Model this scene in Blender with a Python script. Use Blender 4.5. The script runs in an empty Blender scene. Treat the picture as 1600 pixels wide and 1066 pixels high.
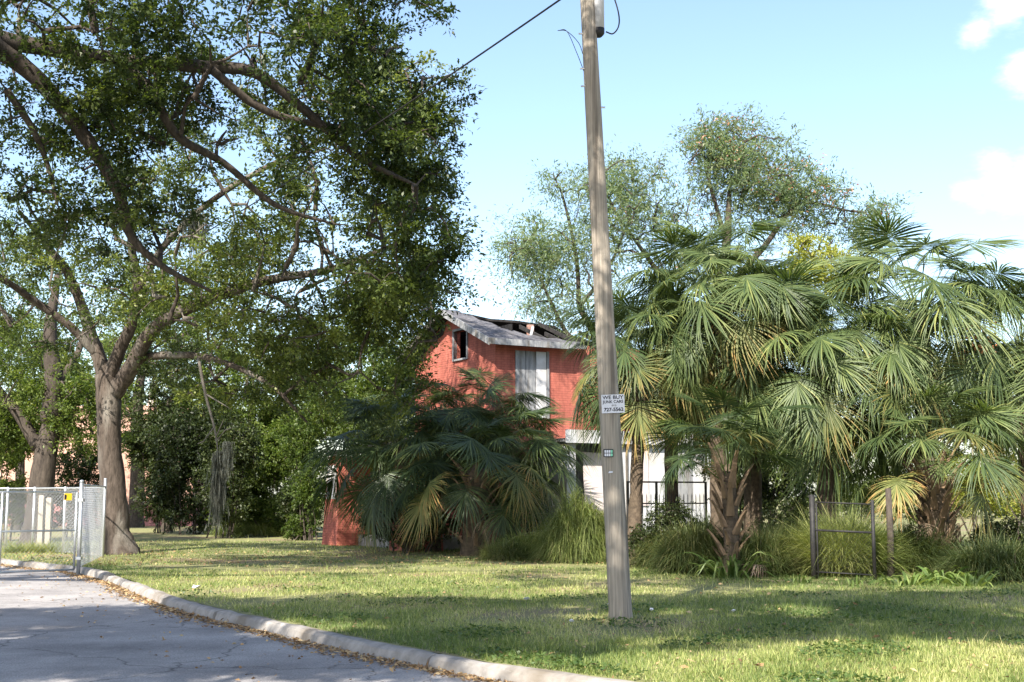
import bpy, bmesh, math, random
import numpy as np
from mathutils import Vector, Matrix
PI = math.pi
R = math.radians
random.seed(7)
rng = np.random.default_rng(7)
scene = bpy.context.scene
C = scene.collection

# ---------------------------------------------------------------- camera
EYE = 1.6
PITCH = math.atan(242 / 2000.0)
cam_d = bpy.data.cameras.new('camera')
cam_d.sensor_width = 36.0
cam_d.lens = 45.0
cam_d.clip_start = 0.1
cam_d.clip_end = 3000
cam = bpy.data.objects.new('camera', cam_d)
C.objects.link(cam)
cam.location = (0, 0, EYE)
cam.rotation_euler = (PI / 2 + PITCH, 0, 0)
scene.camera = cam

# ---------------------------------------------------------------- world, sun, exposure
SUN_EL = R(42)
SUN_H = Vector((-0.36, -0.93)).normalized()          # horizontal direction towards the sun
world = bpy.data.worlds.new('World')
scene.world = world
world.use_nodes = True
wn, wl = world.node_tree.nodes, world.node_tree.links
wn.clear()
w_out = wn.new('ShaderNodeOutputWorld')
w_bg = wn.new('ShaderNodeBackground')
w_bg.inputs['Strength'].default_value = 0.128
sky = wn.new('ShaderNodeTexSky')
sky.sky_type = 'NISHITA'
sky.sun_disc = False
sky.sun_elevation = SUN_EL
sky.sun_rotation = math.atan2(SUN_H.x, SUN_H.y)
sky.air_density = 1.0
sky.dust_density = 1.2
sky.ozone_density = 1.0
w_tc = wn.new('ShaderNodeTexCoord')
w_map = wn.new('ShaderNodeMapping')
w_map.inputs['Scale'].default_value = (4.0, 4.0, 9.0)
w_no = wn.new('ShaderNodeTexNoise')
w_no.inputs['Scale'].default_value = 2.2
w_no.inputs['Detail'].default_value = 7
w_no.inputs['Roughness'].default_value = 0.62
wl.new(w_tc.outputs['Generated'], w_map.inputs['Vector'])
wl.new(w_map.outputs['Vector'], w_no.inputs['Vector'])


def vmath(op, a, b):
    n = wn.new('ShaderNodeMath')
    n.operation = op
    for i, s in enumerate((a, b)):
        if hasattr(s, 'links'):
            wl.new(s, n.inputs[i])
        else:
            n.inputs[i].default_value = s
    return n.outputs[0]


def sky_dir(px, py):
    u, v = (px - 800) / 2000.0, (533 - py) / 2000.0
    return Vector((u, math.cos(PITCH) - v * math.sin(PITCH), math.sin(PITCH) + v * math.cos(PITCH))).normalized()


cloud_dirs = [(sky_dir(1570, 20), 0.050), (sky_dir(1530, 45), 0.036), (sky_dir(1610, 120), 0.044), (sky_dir(1560, 275), 0.036), (sky_dir(1510, 300), 0.028), (sky_dir(1615, 265), 0.04)]
for k in range(16):                                   # fair-weather clouds all round the sky
    a = k * 2.399 + 0.9
    e = 0.25 + 0.75 * ((k * 0.618) % 1.0)
    d = Vector((math.cos(a) * math.cos(e), math.sin(a) * math.cos(e), math.sin(e)))
    if d.y > 0.80:
        continue
    cloud_dirs.append((d, 0.09 + 0.06 * ((k * 0.37) % 1.0)))
acc = None
for d, rad in cloud_dirs:
    dn = wn.new('ShaderNodeVectorMath')
    dn.operation = 'DISTANCE'
    wl.new(w_tc.outputs['Generated'], dn.inputs[0])
    dn.inputs[1].default_value = d
    q = vmath('DIVIDE', dn.outputs['Value'], rad)
    q = vmath('SUBTRACT', 1.0, q)
    acc = q if acc is None else vmath('MAXIMUM', acc, q)
acc = vmath('MAXIMUM', acc, -0.9)
msum = vmath('ADD', vmath('MULTIPLY', acc, 0.42), vmath('MULTIPLY', w_no.outputs['Fac'], 1.25))
w_rmp = wn.new('ShaderNodeMapRange')
w_rmp.interpolation_type = 'SMOOTHSTEP'
w_rmp.inputs['From Min'].default_value = 0.76
w_rmp.inputs['From Max'].default_value = 1.22
wl.new(msum, w_rmp.inputs['Value'])
w_mix = wn.new('ShaderNodeMix')
w_mix.data_type = 'RGBA'
wl.new(w_rmp.outputs['Result'], w_mix.inputs['Factor'])
wl.new(sky.outputs['Color'], w_mix.inputs['A'])
w_mix.inputs['B'].default_value = (6.5, 6.5, 6.6, 1)
wl.new(w_mix.outputs['Result'], w_bg.inputs['Color'])
wl.new(w_bg.outputs['Background'], w_out.inputs['Surface'])

sun_d = bpy.data.lights.new('sun', 'SUN')
sun_d.energy = 5.0
sun_d.angle = R(0.55)
sun_d.color = (1.0, 0.93, 0.82)
sun = bpy.data.objects.new('sun', sun_d)
C.objects.link(sun)
to_sun = Vector((SUN_H.x * math.cos(SUN_EL), SUN_H.y * math.cos(SUN_EL), math.sin(SUN_EL)))
sun.rotation_euler = to_sun.to_track_quat('Z', 'Y').to_euler()

scene.view_settings.view_transform = 'Standard'
scene.view_settings.look = 'None'
scene.view_settings.gamma = 1.0
scene.view_settings.exposure = 1.3
scene.view_settings.use_curve_mapping = False
scene.render.engine = 'CYCLES'
scene.cycles.max_bounces = 6
scene.cycles.diffuse_bounces = 3
scene.cycles.glossy_bounces = 2
scene.cycles.transmission_bounces = 3
scene.cycles.transparent_max_bounces = 4


# ---------------------------------------------------------------- measuring helpers (surveyed from the photograph)
def at(px, py, d):
    """point at distance d (metres along +Y) that was sighted at px, py"""
    r = sky_dir(px, py)
    t = d / r.y
    return Vector((r.x * t, d, EYE + r.z * t))


def gnd(px, py, z=0.0):
    r = sky_dir(px, py)
    t = (z - EYE) / r.z
    return Vector((r.x * t, r.y * t, z))


# ---------------------------------------------------------------- materials
MATS = {}


def new_mat(name):
    m = bpy.data.materials.new(name)
    m.use_nodes = True
    nt = m.node_tree
    nt.nodes.clear()
    out = nt.nodes.new('ShaderNodeOutputMaterial')
    MATS[name] = m
    return m, nt.nodes, nt.links, out


def surf(name, c1, c2, scale=4.0, rough=0.85, bump=0.2, stretch=(1, 1, 1), c3=None, spec=0.3, metal=0.0, scale2=None, bdist=0.02):
    """two or three tone noisy surface in object space"""
    m, n, l, out = new_mat(name)
    b = n.new('ShaderNodeBsdfPrincipled')
    b.inputs['Roughness'].default_value = rough
    b.inputs['Metallic'].default_value = metal
    b.inputs['Specular IOR Level'].default_value = spec
    tc = n.new('ShaderNodeTexCoord')
    mp = n.new('ShaderNodeMapping')
    mp.inputs['Scale'].default_value = stretch
    l.new(tc.outputs['Object'], mp.inputs['Vector'])
    no = n.new('ShaderNodeTexNoise')
    no.inputs['Scale'].default_value = scale
    no.inputs['Detail'].default_value = 8
    no.inputs['Roughness'].default_value = 0.65
    l.new(mp.outputs['Vector'], no.inputs['Vector'])
    rp = n.new('ShaderNodeValToRGB')
    rp.color_ramp.elements[0].position = 0.32
    rp.color_ramp.elements[1].position = 0.68
    rp.color_ramp.elements[0].color = (*c1, 1)
    rp.color_ramp.elements[1].color = (*c2, 1)
    l.new(no.outputs['Fac'], rp.inputs['Fac'])
    col = rp.outputs['Color']
    if c3 is not None:
        n2 = n.new('ShaderNodeTexNoise')
        n2.inputs['Scale'].default_value = scale2 or scale * 0.2
        n2.inputs['Detail'].default_value = 5
        l.new(mp.outputs['Vector'], n2.inputs['Vector'])
        r2 = n.new('ShaderNodeMapRange')
        r2.inputs['From Min'].default_value = 0.5
        r2.inputs['From Max'].default_value = 0.68
        l.new(n2.outputs['Fac'], r2.inputs['Value'])
        mx = n.new('ShaderNodeMix')
        mx.data_type = 'RGBA'
        l.new(r2.outputs['Result'], mx.inputs['Factor'])
        l.new(col, mx.inputs['A'])
        mx.inputs['B'].default_value = (*c3, 1)
        col = mx.outputs['Result']
    l.new(col, b.inputs['Base Color'])
    if bump:
        bp = n.new('ShaderNodeBump')
        bp.inputs['Strength'].default_value = bump
        bp.inputs['Distance'].default_value = bdist
        l.new(no.outputs['Fac'], bp.inputs['Height'])
        l.new(bp.outputs['Normal'], b.inputs['Normal'])
    l.new(b.outputs['BSDF'], out.inputs['Surface'])
    return m


def leafmat(name, cols, trans=0.35, rough=0.5, tint=(1.2, 1.25, 0.5)):
    """leaf: colour picked per leaf from the 'var' attribute, thin and slightly see-through"""
    m, n, l, out = new_mat(name)
    a = n.new('ShaderNodeAttribute')
    a.attribute_name = 'var'
    rp = n.new('ShaderNodeValToRGB')
    els = rp.color_ramp.elements
    for i, c in enumerate(cols):
        p = i / (len(cols) - 1)
        if i == 0:
            e = els[0]
            e.position = 0
        elif i == len(cols) - 1:
            e = els[-1]
            e.position = 1
        else:
            e = els.new(p)
        e.color = (*c, 1)
    l.new(a.outputs['Fac'], rp.inputs['Fac'])
    b = n.new('ShaderNodeBsdfPrincipled')
    b.inputs['Roughness'].default_value = rough
    b.inputs['Specular IOR Level'].default_value = 0.4
    oi = n.new('ShaderNodeObjectInfo')
    hs = n.new('ShaderNodeHueSaturation')
    mv = n.new('ShaderNodeMapRange')
    mv.inputs['To Min'].default_value = 0.75
    mv.inputs['To Max'].default_value = 1.3
    mh = n.new('ShaderNodeMapRange')
    mh.inputs['To Min'].default_value = 0.512
    mh.inputs['To Max'].default_value = 0.488
    l.new(oi.outputs['Random'], mv.inputs['Value'])
    l.new(oi.outputs['Random'], mh.inputs['Value'])
    l.new(mv.outputs['Result'], hs.inputs['Value'])
    l.new(mh.outputs['Result'], hs.inputs['Hue'])
    l.new(rp.outputs['Color'], hs.inputs['Color'])
    rp = hs
    l.new(rp.outputs['Color'], b.inputs['Base Color'])
    t = n.new('ShaderNodeBsdfTranslucent')
    tm = n.new('ShaderNodeMix')
    tm.data_type = 'RGBA'
    tm.blend_type = 'MULTIPLY'
    tm.inputs['Factor'].default_value = 1
    l.new(rp.outputs['Color'], tm.inputs['A'])
    tm.inputs['B'].default_value = (*tint, 1)
    l.new(tm.outputs['Result'], t.inputs['Color'])
    mx = n.new('ShaderNodeMixShader')
    mx.inputs['Fac'].default_value = trans
    l.new(b.outputs['BSDF'], mx.inputs[1])
    l.new(t.outputs['BSDF'], mx.inputs[2])
    l.new(mx.outputs['Shader'], out.inputs['Surface'])
    return m


def brickmat(name, c1, c2, mortar, bare, scale=1.0):
    m, n, l, out = new_mat(name)
    b = n.new('ShaderNodeBsdfPrincipled')
    b.inputs['Roughness'].default_value = 0.85
    b.inputs['Specular IOR Level'].default_value = 0.25
    tc = n.new('ShaderNodeTexCoord')
    # wall coordinates: along the wall whichever way it runs, and up
    sx = n.new('ShaderNodeSeparateXYZ')
    l.new(tc.outputs['Object'], sx.inputs[0])
    ad = n.new('ShaderNodeMath')
    ad.operation = 'ADD'
    l.new(sx.outputs['X'], ad.inputs[0])
    l.new(sx.outputs['Y'], ad.inputs[1])
    cb = n.new('ShaderNodeCombineXYZ')
    l.new(ad.outputs[0], cb.inputs['X'])
    l.new(sx.outputs['Z'], cb.inputs['Y'])
    br = n.new('ShaderNodeTexBrick')
    br.inputs['Scale'].default_value = scale
    br.inputs['Brick Width'].default_value = 0.21
    br.inputs['Row Height'].default_value = 0.075
    br.inputs['Mortar Size'].default_value = 0.008
    br.inputs['Mortar Smooth'].default_value = 0.3
    br.inputs['Color1'].default_value = (*c1, 1)
    br.inputs['Color2'].default_value = (*c2, 1)
    br.inputs['Mortar'].default_value = (*mortar, 1)
    l.new(cb.outputs[0], br.inputs['Vector'])
    no = n.new('ShaderNodeTexNoise')
    no.inputs['Scale'].default_value = 0.9
    no.inputs['Detail'].default_value = 9
    no.inputs['Roughness'].default_value = 0.7
    l.new(tc.outputs['Object'], no.inputs['Vector'])
    mr = n.new('ShaderNodeMapRange')
    mr.inputs['From Min'].default_value = 0.60
    mr.inputs['From Max'].default_value = 0.72
    l.new(no.outputs['Fac'], mr.inputs['Value'])
    mx = n.new('ShaderNodeMix')
    mx.data_type = 'RGBA'
    l.new(mr.outputs['Result'], mx.inputs['Factor'])
    l.new(br.outputs['Color'], mx.inputs['A'])
    mx.inputs['B'].default_value = (*bare, 1)
    st = n.new('ShaderNodeTexNoise')
    st.inputs['Scale'].default_value = 1.6
    st.inputs['Detail'].default_value = 7
    st.inputs['Roughness'].default_value = 0.7
    sm = n.new('ShaderNodeMapping')
    sm.inputs['Scale'].default_value = (2.0, 2.0, 0.35)
    l.new(tc.outputs['Object'], sm.inputs['Vector'])
    l.new(sm.outputs['Vector'], st.inputs['Vector'])
    sr = n.new('ShaderNodeMapRange')
    sr.inputs['From Min'].default_value = 0.35
    sr.inputs['From Max'].default_value = 0.65
    sr.inputs['To Min'].default_value = 0.62
    sr.inputs['To Max'].default_value = 1.1
    l.new(st.outputs['Fac'], sr.inputs['Value'])
    sx2 = n.new('ShaderNodeMix')
    sx2.data_type = 'RGBA'
    sx2.blend_type = 'MULTIPLY'
    sx2.inputs['Factor'].default_value = 1
    l.new(mx.outputs['Result'], sx2.inputs['A'])
    l.new(sr.outputs['Result'], sx2.inputs['B'])
    l.new(sx2.outputs['Result'], b.inputs['Base Color'])
    bp = n.new('ShaderNodeBump')
    bp.inputs['Strength'].default_value = 0.6
    bp.inputs['Distance'].default_value = 0.012
    bp.invert = True
    l.new(br.outputs['Fac'], bp.inputs['Height'])
    l.new(bp.outputs['Normal'], b.inputs['Normal'])
    l.new(b.outputs['BSDF'], out.inputs['Surface'])
    return m


M = MATS
surf('lawn', (0.14, 0.155, 0.06), (0.26, 0.245, 0.11), 3.0, 0.95, 0.5, c3=(0.22, 0.16, 0.10), scale2=0.35)
surf('far_ground', (0.08, 0.10, 0.04), (0.16, 0.15, 0.07), 0.5, 0.95, 0.0)
surf('concrete', (0.20, 0.185, 0.17), (0.36, 0.335, 0.31), 5.0, 0.9, 0.6, c3=(0.17, 0.145, 0.115), scale2=1.3)
surf('bark', (0.035, 0.027, 0.021), (0.12, 0.095, 0.078), 8.0, 0.95, 1.0, stretch=(1.6, 1.6, 0.4), c3=(0.20, 0.18, 0.155), scale2=1.2, bdist=0.05)
surf('bark_dark', (0.03, 0.024, 0.02), (0.095, 0.077, 0.062), 8.0, 0.95, 0.8, stretch=(1.5, 1.5, 0.5), bdist=0.03)
surf('bark_pale', (0.36, 0.32, 0.28), (0.55, 0.50, 0.45), 5.0, 0.9, 0.5, c3=(0.25, 0.21, 0.17))
surf('dead_wood', (0.09, 0.08, 0.068), (0.18, 0.16, 0.14), 9.0, 0.9, 0.4, stretch=(1, 1, 0.3))
surf('palm_trunk', (0.05, 0.037, 0.027), (0.14, 0.105, 0.074), 10.0, 0.95, 0.8, bdist=0.03)
surf('palm_boot', (0.10, 0.068, 0.044), (0.28, 0.19, 0.12), 8.0, 0.9, 0.5, stretch=(1, 1, 0.3))
surf('pole_wood', (0.22, 0.19, 0.155), (0.43, 0.375, 0.31), 9.0, 0.9, 0.55, stretch=(6.0, 6.0, 0.13), c3=(0.16, 0.135, 0.11), scale2=2.6, bdist=0.02)
surf('galvanised', (0.50, 0.52, 0.54), (0.68, 0.70, 0.71), 14.0, 0.42, 0.05, metal=0.75, spec=0.5)
surf('black_iron', (0.012, 0.012, 0.013), (0.035, 0.033, 0.032), 12.0, 0.6, 0.1)
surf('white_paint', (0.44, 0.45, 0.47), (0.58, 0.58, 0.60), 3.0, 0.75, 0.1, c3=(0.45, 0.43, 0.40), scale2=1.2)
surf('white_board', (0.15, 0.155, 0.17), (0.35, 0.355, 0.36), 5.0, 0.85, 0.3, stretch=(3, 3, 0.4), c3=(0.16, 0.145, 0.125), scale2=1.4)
surf('door_board', (0.50, 0.44, 0.43), (0.62, 0.55, 0.53), 3.0, 0.8, 0.1)
surf('stucco_pink', (0.46, 0.27, 0.21), (0.56, 0.35, 0.28), 1.2, 0.9, 0.15, stretch=(1, 1, 0.3), c3=(0.36, 0.24, 0.20), scale2=0.8)
surf('stucco_maroon', (0.30, 0.13, 0.13), (0.40, 0.19, 0.18), 1.5, 0.9, 0.15)
surf('burnt', (0.012, 0.011, 0.012), (0.05, 0.045, 0.043), 6.0, 0.95, 0.4)
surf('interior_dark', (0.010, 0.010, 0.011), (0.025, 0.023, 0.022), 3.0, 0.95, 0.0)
surf('shingle', (0.05, 0.05, 0.058), (0.17, 0.165, 0.18), 9.0, 0.9, 0.6, c3=(0.09, 0.085, 0.085), scale2=1.6)
surf('transformer_grey', (0.50, 0.51, 0.55), (0.58, 0.59, 0.63), 5.0, 0.4, 0.0, spec=0.5)
surf('rubber_black', (0.015, 0.015, 0.016), (0.03, 0.03, 0.03), 5.0, 0.6, 0.0)
surf('sign_white', (0.62, 0.63, 0.68), (0.70, 0.70, 0.75), 8.0, 0.5, 0.0)
surf('ink', (0.008, 0.008, 0.02), (0.015, 0.015, 0.03), 8.0, 0.6, 0.0)
surf('sign_yellow', (0.68, 0.42, 0.02), (0.78, 0.50, 0.03), 8.0, 0.5, 0.0)
surf('reflector_green', (0.20, 0.62, 0.40), (0.30, 0.72, 0.50), 8.0, 0.4, 0.0)
surf('wood_post', (0.34, 0.29, 0.23), (0.52, 0.46, 0.38), 6.0, 0.9, 0.3, stretch=(2, 2, 0.3))
surf('dirt', (0.20, 0.15, 0.105), (0.34, 0.27, 0.19), 5.0, 0.95, 0.5)
surf('fruit', (0.30, 0.13, 0.06), (0.50, 0.26, 0.14), 6.0, 0.7, 0.0)
brickmat('brick_red', (0.42, 0.125, 0.09), (0.48, 0.15, 0.108), (0.35, 0.105, 0.08), (0.30, 0.15, 0.125))
brickmat('brick_white', (0.62, 0.60, 0.58), (0.70, 0.68, 0.66), (0.46, 0.44, 0.43), (0.40, 0.30, 0.28))
brickmat('chimney_brick', (0.40, 0.20, 0.15), (0.48, 0.27, 0.21), (0.30, 0.27, 0.25), (0.18, 0.12, 0.10))
leafmat('leaf_oak', [(0.026, 0.044, 0.015), (0.055, 0.082, 0.024), (0.12, 0.155, 0.040), (0.24, 0.27, 0.075)], 0.44, 0.42)
leafmat('leaf_lush', [(0.045, 0.075, 0.015), (0.085, 0.13, 0.026), (0.15, 0.20, 0.045), (0.25, 0.28, 0.08)], 0.45, 0.5)
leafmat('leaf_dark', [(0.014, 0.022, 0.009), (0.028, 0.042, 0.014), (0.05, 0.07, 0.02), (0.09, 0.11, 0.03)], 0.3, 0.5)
leafmat('leaf_airy', [(0.10, 0.15, 0.095), (0.15, 0.21, 0.13), (0.21, 0.26, 0.15), (0.29, 0.30, 0.17)], 0.55, 0.35, (1.2, 1.25, 0.7))
leafmat('blossom', [(0.45, 0.20, 0.10), (0.60, 0.34, 0.24), (0.66, 0.46, 0.40)], 0.4, 0.6, (1.1, 0.9, 0.8))
leafmat('leaf_yellow', [(0.16, 0.19, 0.03), (0.26, 0.29, 0.05), (0.36, 0.36, 0.09)], 0.45, 0.55)
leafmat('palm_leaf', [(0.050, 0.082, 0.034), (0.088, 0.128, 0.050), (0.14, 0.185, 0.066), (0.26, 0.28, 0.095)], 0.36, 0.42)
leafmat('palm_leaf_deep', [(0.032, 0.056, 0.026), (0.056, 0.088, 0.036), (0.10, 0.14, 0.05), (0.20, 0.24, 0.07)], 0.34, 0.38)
leafmat('palm_leaf_yellow', [(0.12, 0.15, 0.05), (0.19, 0.20, 0.065), (0.27, 0.23, 0.08), (0.42, 0.26, 0.09)], 0.35, 0.5)
leafmat('palm_leaf_dead', [(0.16, 0.115, 0.075), (0.26, 0.19, 0.13), (0.36, 0.29, 0.22)], 0.15, 0.8, (1, 0.9, 0.7))
leafmat('grass_blade', [(0.09, 0.14, 0.035), (0.20, 0.25, 0.066), (0.34, 0.37, 0.13), (0.48, 0.45, 0.21), (0.54, 0.45, 0.27)], 0.3, 0.6)
leafmat('weed_blade', [(0.08, 0.115, 0.032), (0.16, 0.20, 0.054), (0.28, 0.31, 0.095), (0.44, 0.42, 0.18)], 0.35, 0.6)
leafmat('weed_dark', [(0.030, 0.048, 0.016), (0.058, 0.084, 0.026), (0.11, 0.135, 0.042), (0.21, 0.20, 0.085)], 0.3, 0.6)
leafmat('strap_leaf', [(0.07, 0.12, 0.03), (0.13, 0.19, 0.05), (0.24, 0.30, 0.10)], 0.35, 0.4)
leafmat('moss', [(0.13, 0.13, 0.10), (0.20, 0.20, 0.16), (0.29, 0.29, 0.23)], 0.25, 0.9, (1, 1, 0.9))
leafmat('litter', [(0.16, 0.09, 0.05), (0.30, 0.18, 0.09), (0.44, 0.28, 0.14), (0.50, 0.38, 0.22)], 0.1, 0.8, (1, 0.9, 0.7))


def roadmat():
    m, n, l, out = new_mat('road')
    b = n.new('ShaderNodeBsdfPrincipled')
    b.inputs['Roughness'].default_value = 0.9
    b.inputs['Specular IOR Level'].default_value = 0.2
    tc = n.new('ShaderNodeTexCoord')
    big = n.new('ShaderNodeTexNoise')
    big.inputs['Scale'].default_value = 0.55
    big.inputs['Detail'].default_value = 10
    big.inputs['Roughness'].default_value = 0.7
    fine = n.new('ShaderNodeTexNoise')
    fine.inputs['Scale'].default_value = 60
    fine.inputs['Detail'].default_value = 4
    for t in (big, fine):
        l.new(tc.outputs['Object'], t.inputs['Vector'])
    rp = n.new('ShaderNodeValToRGB')
    rp.color_ramp.elements[0].color = (0.17, 0.16, 0.16, 1)
    rp.color_ramp.elements[1].color = (0.40, 0.38, 0.372, 1)
    rp.color_ramp.elements[0].position = 0.3
    rp.color_ramp.elements[1].position = 0.7
    l.new(big.outputs['Fac'], rp.inputs['Fac'])
    ov = n.new('ShaderNodeMix')
    ov.data_type = 'RGBA'
    ov.blend_type = 'OVERLAY'
    ov.inputs['Factor'].default_value = 0.9
    l.new(rp.outputs['Color'], ov.inputs['A'])
    l.new(fine.outputs['Fac'], ov.inputs['B'])
    # cracks
    dw = n.new('ShaderNodeTexNoise')
    dw.inputs['Scale'].default_value = 1.3
    dw.inputs['Detail'].default_value = 5
    l.new(tc.outputs['Object'], dw.inputs['Vector'])
    mx = n.new('ShaderNodeMix')
    mx.data_type = 'RGBA'
    mx.blend_type = 'LINEAR_LIGHT'
    mx.inputs['Factor'].default_value = 0.45
    l.new(tc.outputs['Object'], mx.inputs['A'])
    l.new(dw.outputs['Color'], mx.inputs['B'])
    vo = n.new('ShaderNodeTexVoronoi')
    vo.feature = 'DISTANCE_TO_EDGE'
    vo.inputs['Scale'].default_value = 0.34
    l.new(mx.outputs['Result'], vo.inputs['Vector'])
    mr = n.new('ShaderNodeMapRange')
    mr.inputs['From Min'].default_value = 0.0
    mr.inputs['From Max'].default_value = 0.008
    mr.inputs['To Min'].default_value = 0.45
    mr.inputs['To Max'].default_value = 1.0
    l.new(vo.outputs['Distance'], mr.inputs['Value'])
    mu = n.new('ShaderNodeMix')
    mu.data_type = 'RGBA'
    mu.blend_type = 'MULTIPLY'
    mu.inputs['Factor'].default_value = 1
    l.new(ov.outputs['Result'], mu.inputs['A'])
    l.new(mr.outputs['Result'], mu.inputs['B'])
    l.new(mu.outputs['Result'], b.inputs['Base Color'])
    bp = n.new('ShaderNodeBump')
    bp.inputs['Strength'].default_value = 0.35
    bp.inputs['Distance'].default_value = 0.01
    l.new(fine.outputs['Fac'], bp.inputs['Height'])
    l.new(bp.outputs['Normal'], b.inputs['Normal'])
    l.new(b.outputs['BSDF'], out.inputs['Surface'])


roadmat()


# ---------------------------------------------------------------- object helpers
def link(name, me, parent=None):
    o = bpy.data.objects.new(name, me)
    C.objects.link(o)
    if parent is not None:
        o.parent = parent
    return o


def tag(o, label=None, cat=None, group=None, kind=None):
    if label:
        o['label'] = label
    if cat:
        o['category'] = cat
    if group:
        o['group'] = group
    if kind:
        o['kind'] = kind
    return o


def thing(name, label, cat, loc=(0, 0, 0), rz=0.0, group=None):
    o = link(name, None)
    o.location = loc
    o.rotation_euler = (0, 0, rz)
    o.empty_display_size = 0.2
    return tag(o, label, cat, group)


def npmesh(name, verts, faces, mat, var=None, smooth=False):
    """verts (n,3), faces (m,k); var = one value per face"""
    verts = np.asarray(verts, dtype=np.float32)
    faces = np.asarray(faces, dtype=np.int32)
    me = bpy.data.meshes.new(name)
    m, k = faces.shape
    me.vertices.add(len(verts))
    me.vertices.foreach_set('co', verts.ravel())
    me.loops.add(m * k)
    me.loops.foreach_set('vertex_index', faces.ravel())
    me.polygons.add(m)
    me.polygons.foreach_set('loop_start', np.arange(0, m * k, k, dtype=np.int32))
    me.polygons.foreach_set('loop_total', np.full(m, k, dtype=np.int32))
    if smooth:
        me.polygons.foreach_set('use_smooth', np.ones(m, dtype=bool))
    if var is not None:
        a = me.attributes.new('var', 'FLOAT', 'FACE')
        a.data.foreach_set('value', np.asarray(var, dtype=np.float32))
    me.update(calc_edges=True)
    if isinstance(mat, (list, tuple)):
        for q in mat:
            me.materials.append(M[q])
    elif mat:
        me.materials.append(M[mat])
    return me


class MB:
    """collects boxes, bars and tubes into one mesh"""

    def __init__(self):
        self.v, self.f = [], []

    def add(self, vs, fs):
        o = len(self.v)
        self.v += [tuple(p) for p in vs]
        self.f += [tuple(i + o for i in q) for q in fs]
        return self

    def box(self, x0, x1, y0, y1, z0, z1):
        return self.add([(x0, y0, z0), (x1, y0, z0), (x1, y1, z0), (x0, y1, z0), (x0, y0, z1), (x1, y0, z1), (x1, y1, z1), (x0, y1, z1)],
                        [(0, 3, 2, 1), (4, 5, 6, 7), (0, 1, 5, 4), (1, 2, 6, 5), (2, 3, 7, 6), (3, 0, 4, 7)])

    def prism(self, poly, ext):
        """flat polygon (list of 3-D points) extruded by vector ext"""
        n = len(poly)
        e = Vector(ext)
        vs = [Vector(p) for p in poly] + [Vector(p) + e for p in poly]
        fs = [tuple(range(n))[::-1], tuple(range(n, 2 * n))] + [(i, (i + 1) % n, n + (i + 1) % n, n + i) for i in range(n)]
        return self.add(vs, fs)

    def tube(self, pts, rad, sides=8, wob=0.0, rnd=None, cap=True):
        pts = [Vector(p) for p in pts]
        n = len(pts)
        if not hasattr(rad, '__len__'):
            rad = [rad] * n
        vs, fs = [], []
        ref = Vector((0.31, 0.17, 0.93)).normalized()
        for i, p in enumerate(pts):
            t = (pts[min(i + 1, n - 1)] - pts[max(i - 1, 0)])
            t = t.normalized() if t.length > 1e-6 else Vector((0, 0, 1))
            a = t.cross(ref)
            if a.length < 0.1:
                a = t.cross(Vector((1, 0, 0)))
            a.normalize()
            b = t.cross(a)
            for s in range(sides):
                th = 2 * PI * s / sides
                r = rad[i] * (1 + (wob * (rnd or random).uniform(-1, 1) if wob else 0))
                vs.append(p + a * (math.cos(th) * r) + b * (math.sin(th) * r))
        for i in range(n - 1):
            for s in range(sides):
                fs.append((i * sides + s, i * sides + (s + 1) % sides, (i + 1) * sides + (s + 1) % sides, (i + 1) * sides + s))
        if cap:
            fs.append(tuple(range(sides))[::-1])
            fs.append(tuple(range((n - 1) * sides, n * sides)))
        return self.add(vs, fs)

    def build(self, name, mat, parent=None, smooth=False):
        me = bpy.data.meshes.new(name)
        me.from_pydata(self.v, [], self.f)
        if mat:
            me.materials.append(M[mat])
        if smooth:
            me.polygons.foreach_set('use_smooth', [True] * len(me.polygons))
        me.update()
        return link(name, me, parent)


def smooth_path(pts, rads, n=6):
    """Catmull-Rom through the given points"""
    P = [Vector(p) for p in pts]
    P = [P[0] * 2 - P[1]] + P + [P[-1] * 2 - P[-2]]
    op, orr = [], []
    for i in range(1, len(P) - 2):
        for k in range(n):
            t = k / n
            a, b, c, d = P[i - 1], P[i], P[i + 1], P[i + 2]
            op.append(0.5 * ((2 * b) + (c - a) * t + (2 * a - 5 * b + 4 * c - d) * t * t + (3 * b - a - 3 * c + d) * t ** 3))
            orr.append(rads[i - 1] * (1 - t) + rads[i] * t)
    op.append(P[-2])
    orr.append(rads[-1])
    return op, orr


# ---------------------------------------------------------------- foliage helpers
def unit(v):
    return v / np.maximum(np.linalg.norm(v, axis=1, keepdims=True), 1e-6)


def leaf_arrays(pos, direc, length, width, r, fold=0.25):
    """one folded diamond per leaf: base, left, tip, right"""
    n = len(pos)
    d = unit(direc)
    up = unit(r.normal(size=(n, 3)) * 0.55 + np.array([0, 0, 1.0]))
    side = unit(np.cross(d, up))
    nrm = np.cross(side, d)
    L = length[:, None]
    W = width[:, None]
    base = pos
    mid = pos + d * L * 0.45
    lf = mid + side * W * 0.5 + nrm * W * fold
    rt = mid - side * W * 0.5 + nrm * W * fold
    tip = pos + d * L
    v = np.stack([base, rt, tip, lf], axis=1).reshape(-1, 3)
    f = np.arange(4 * n).reshape(n, 4)
    return v, f


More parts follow.
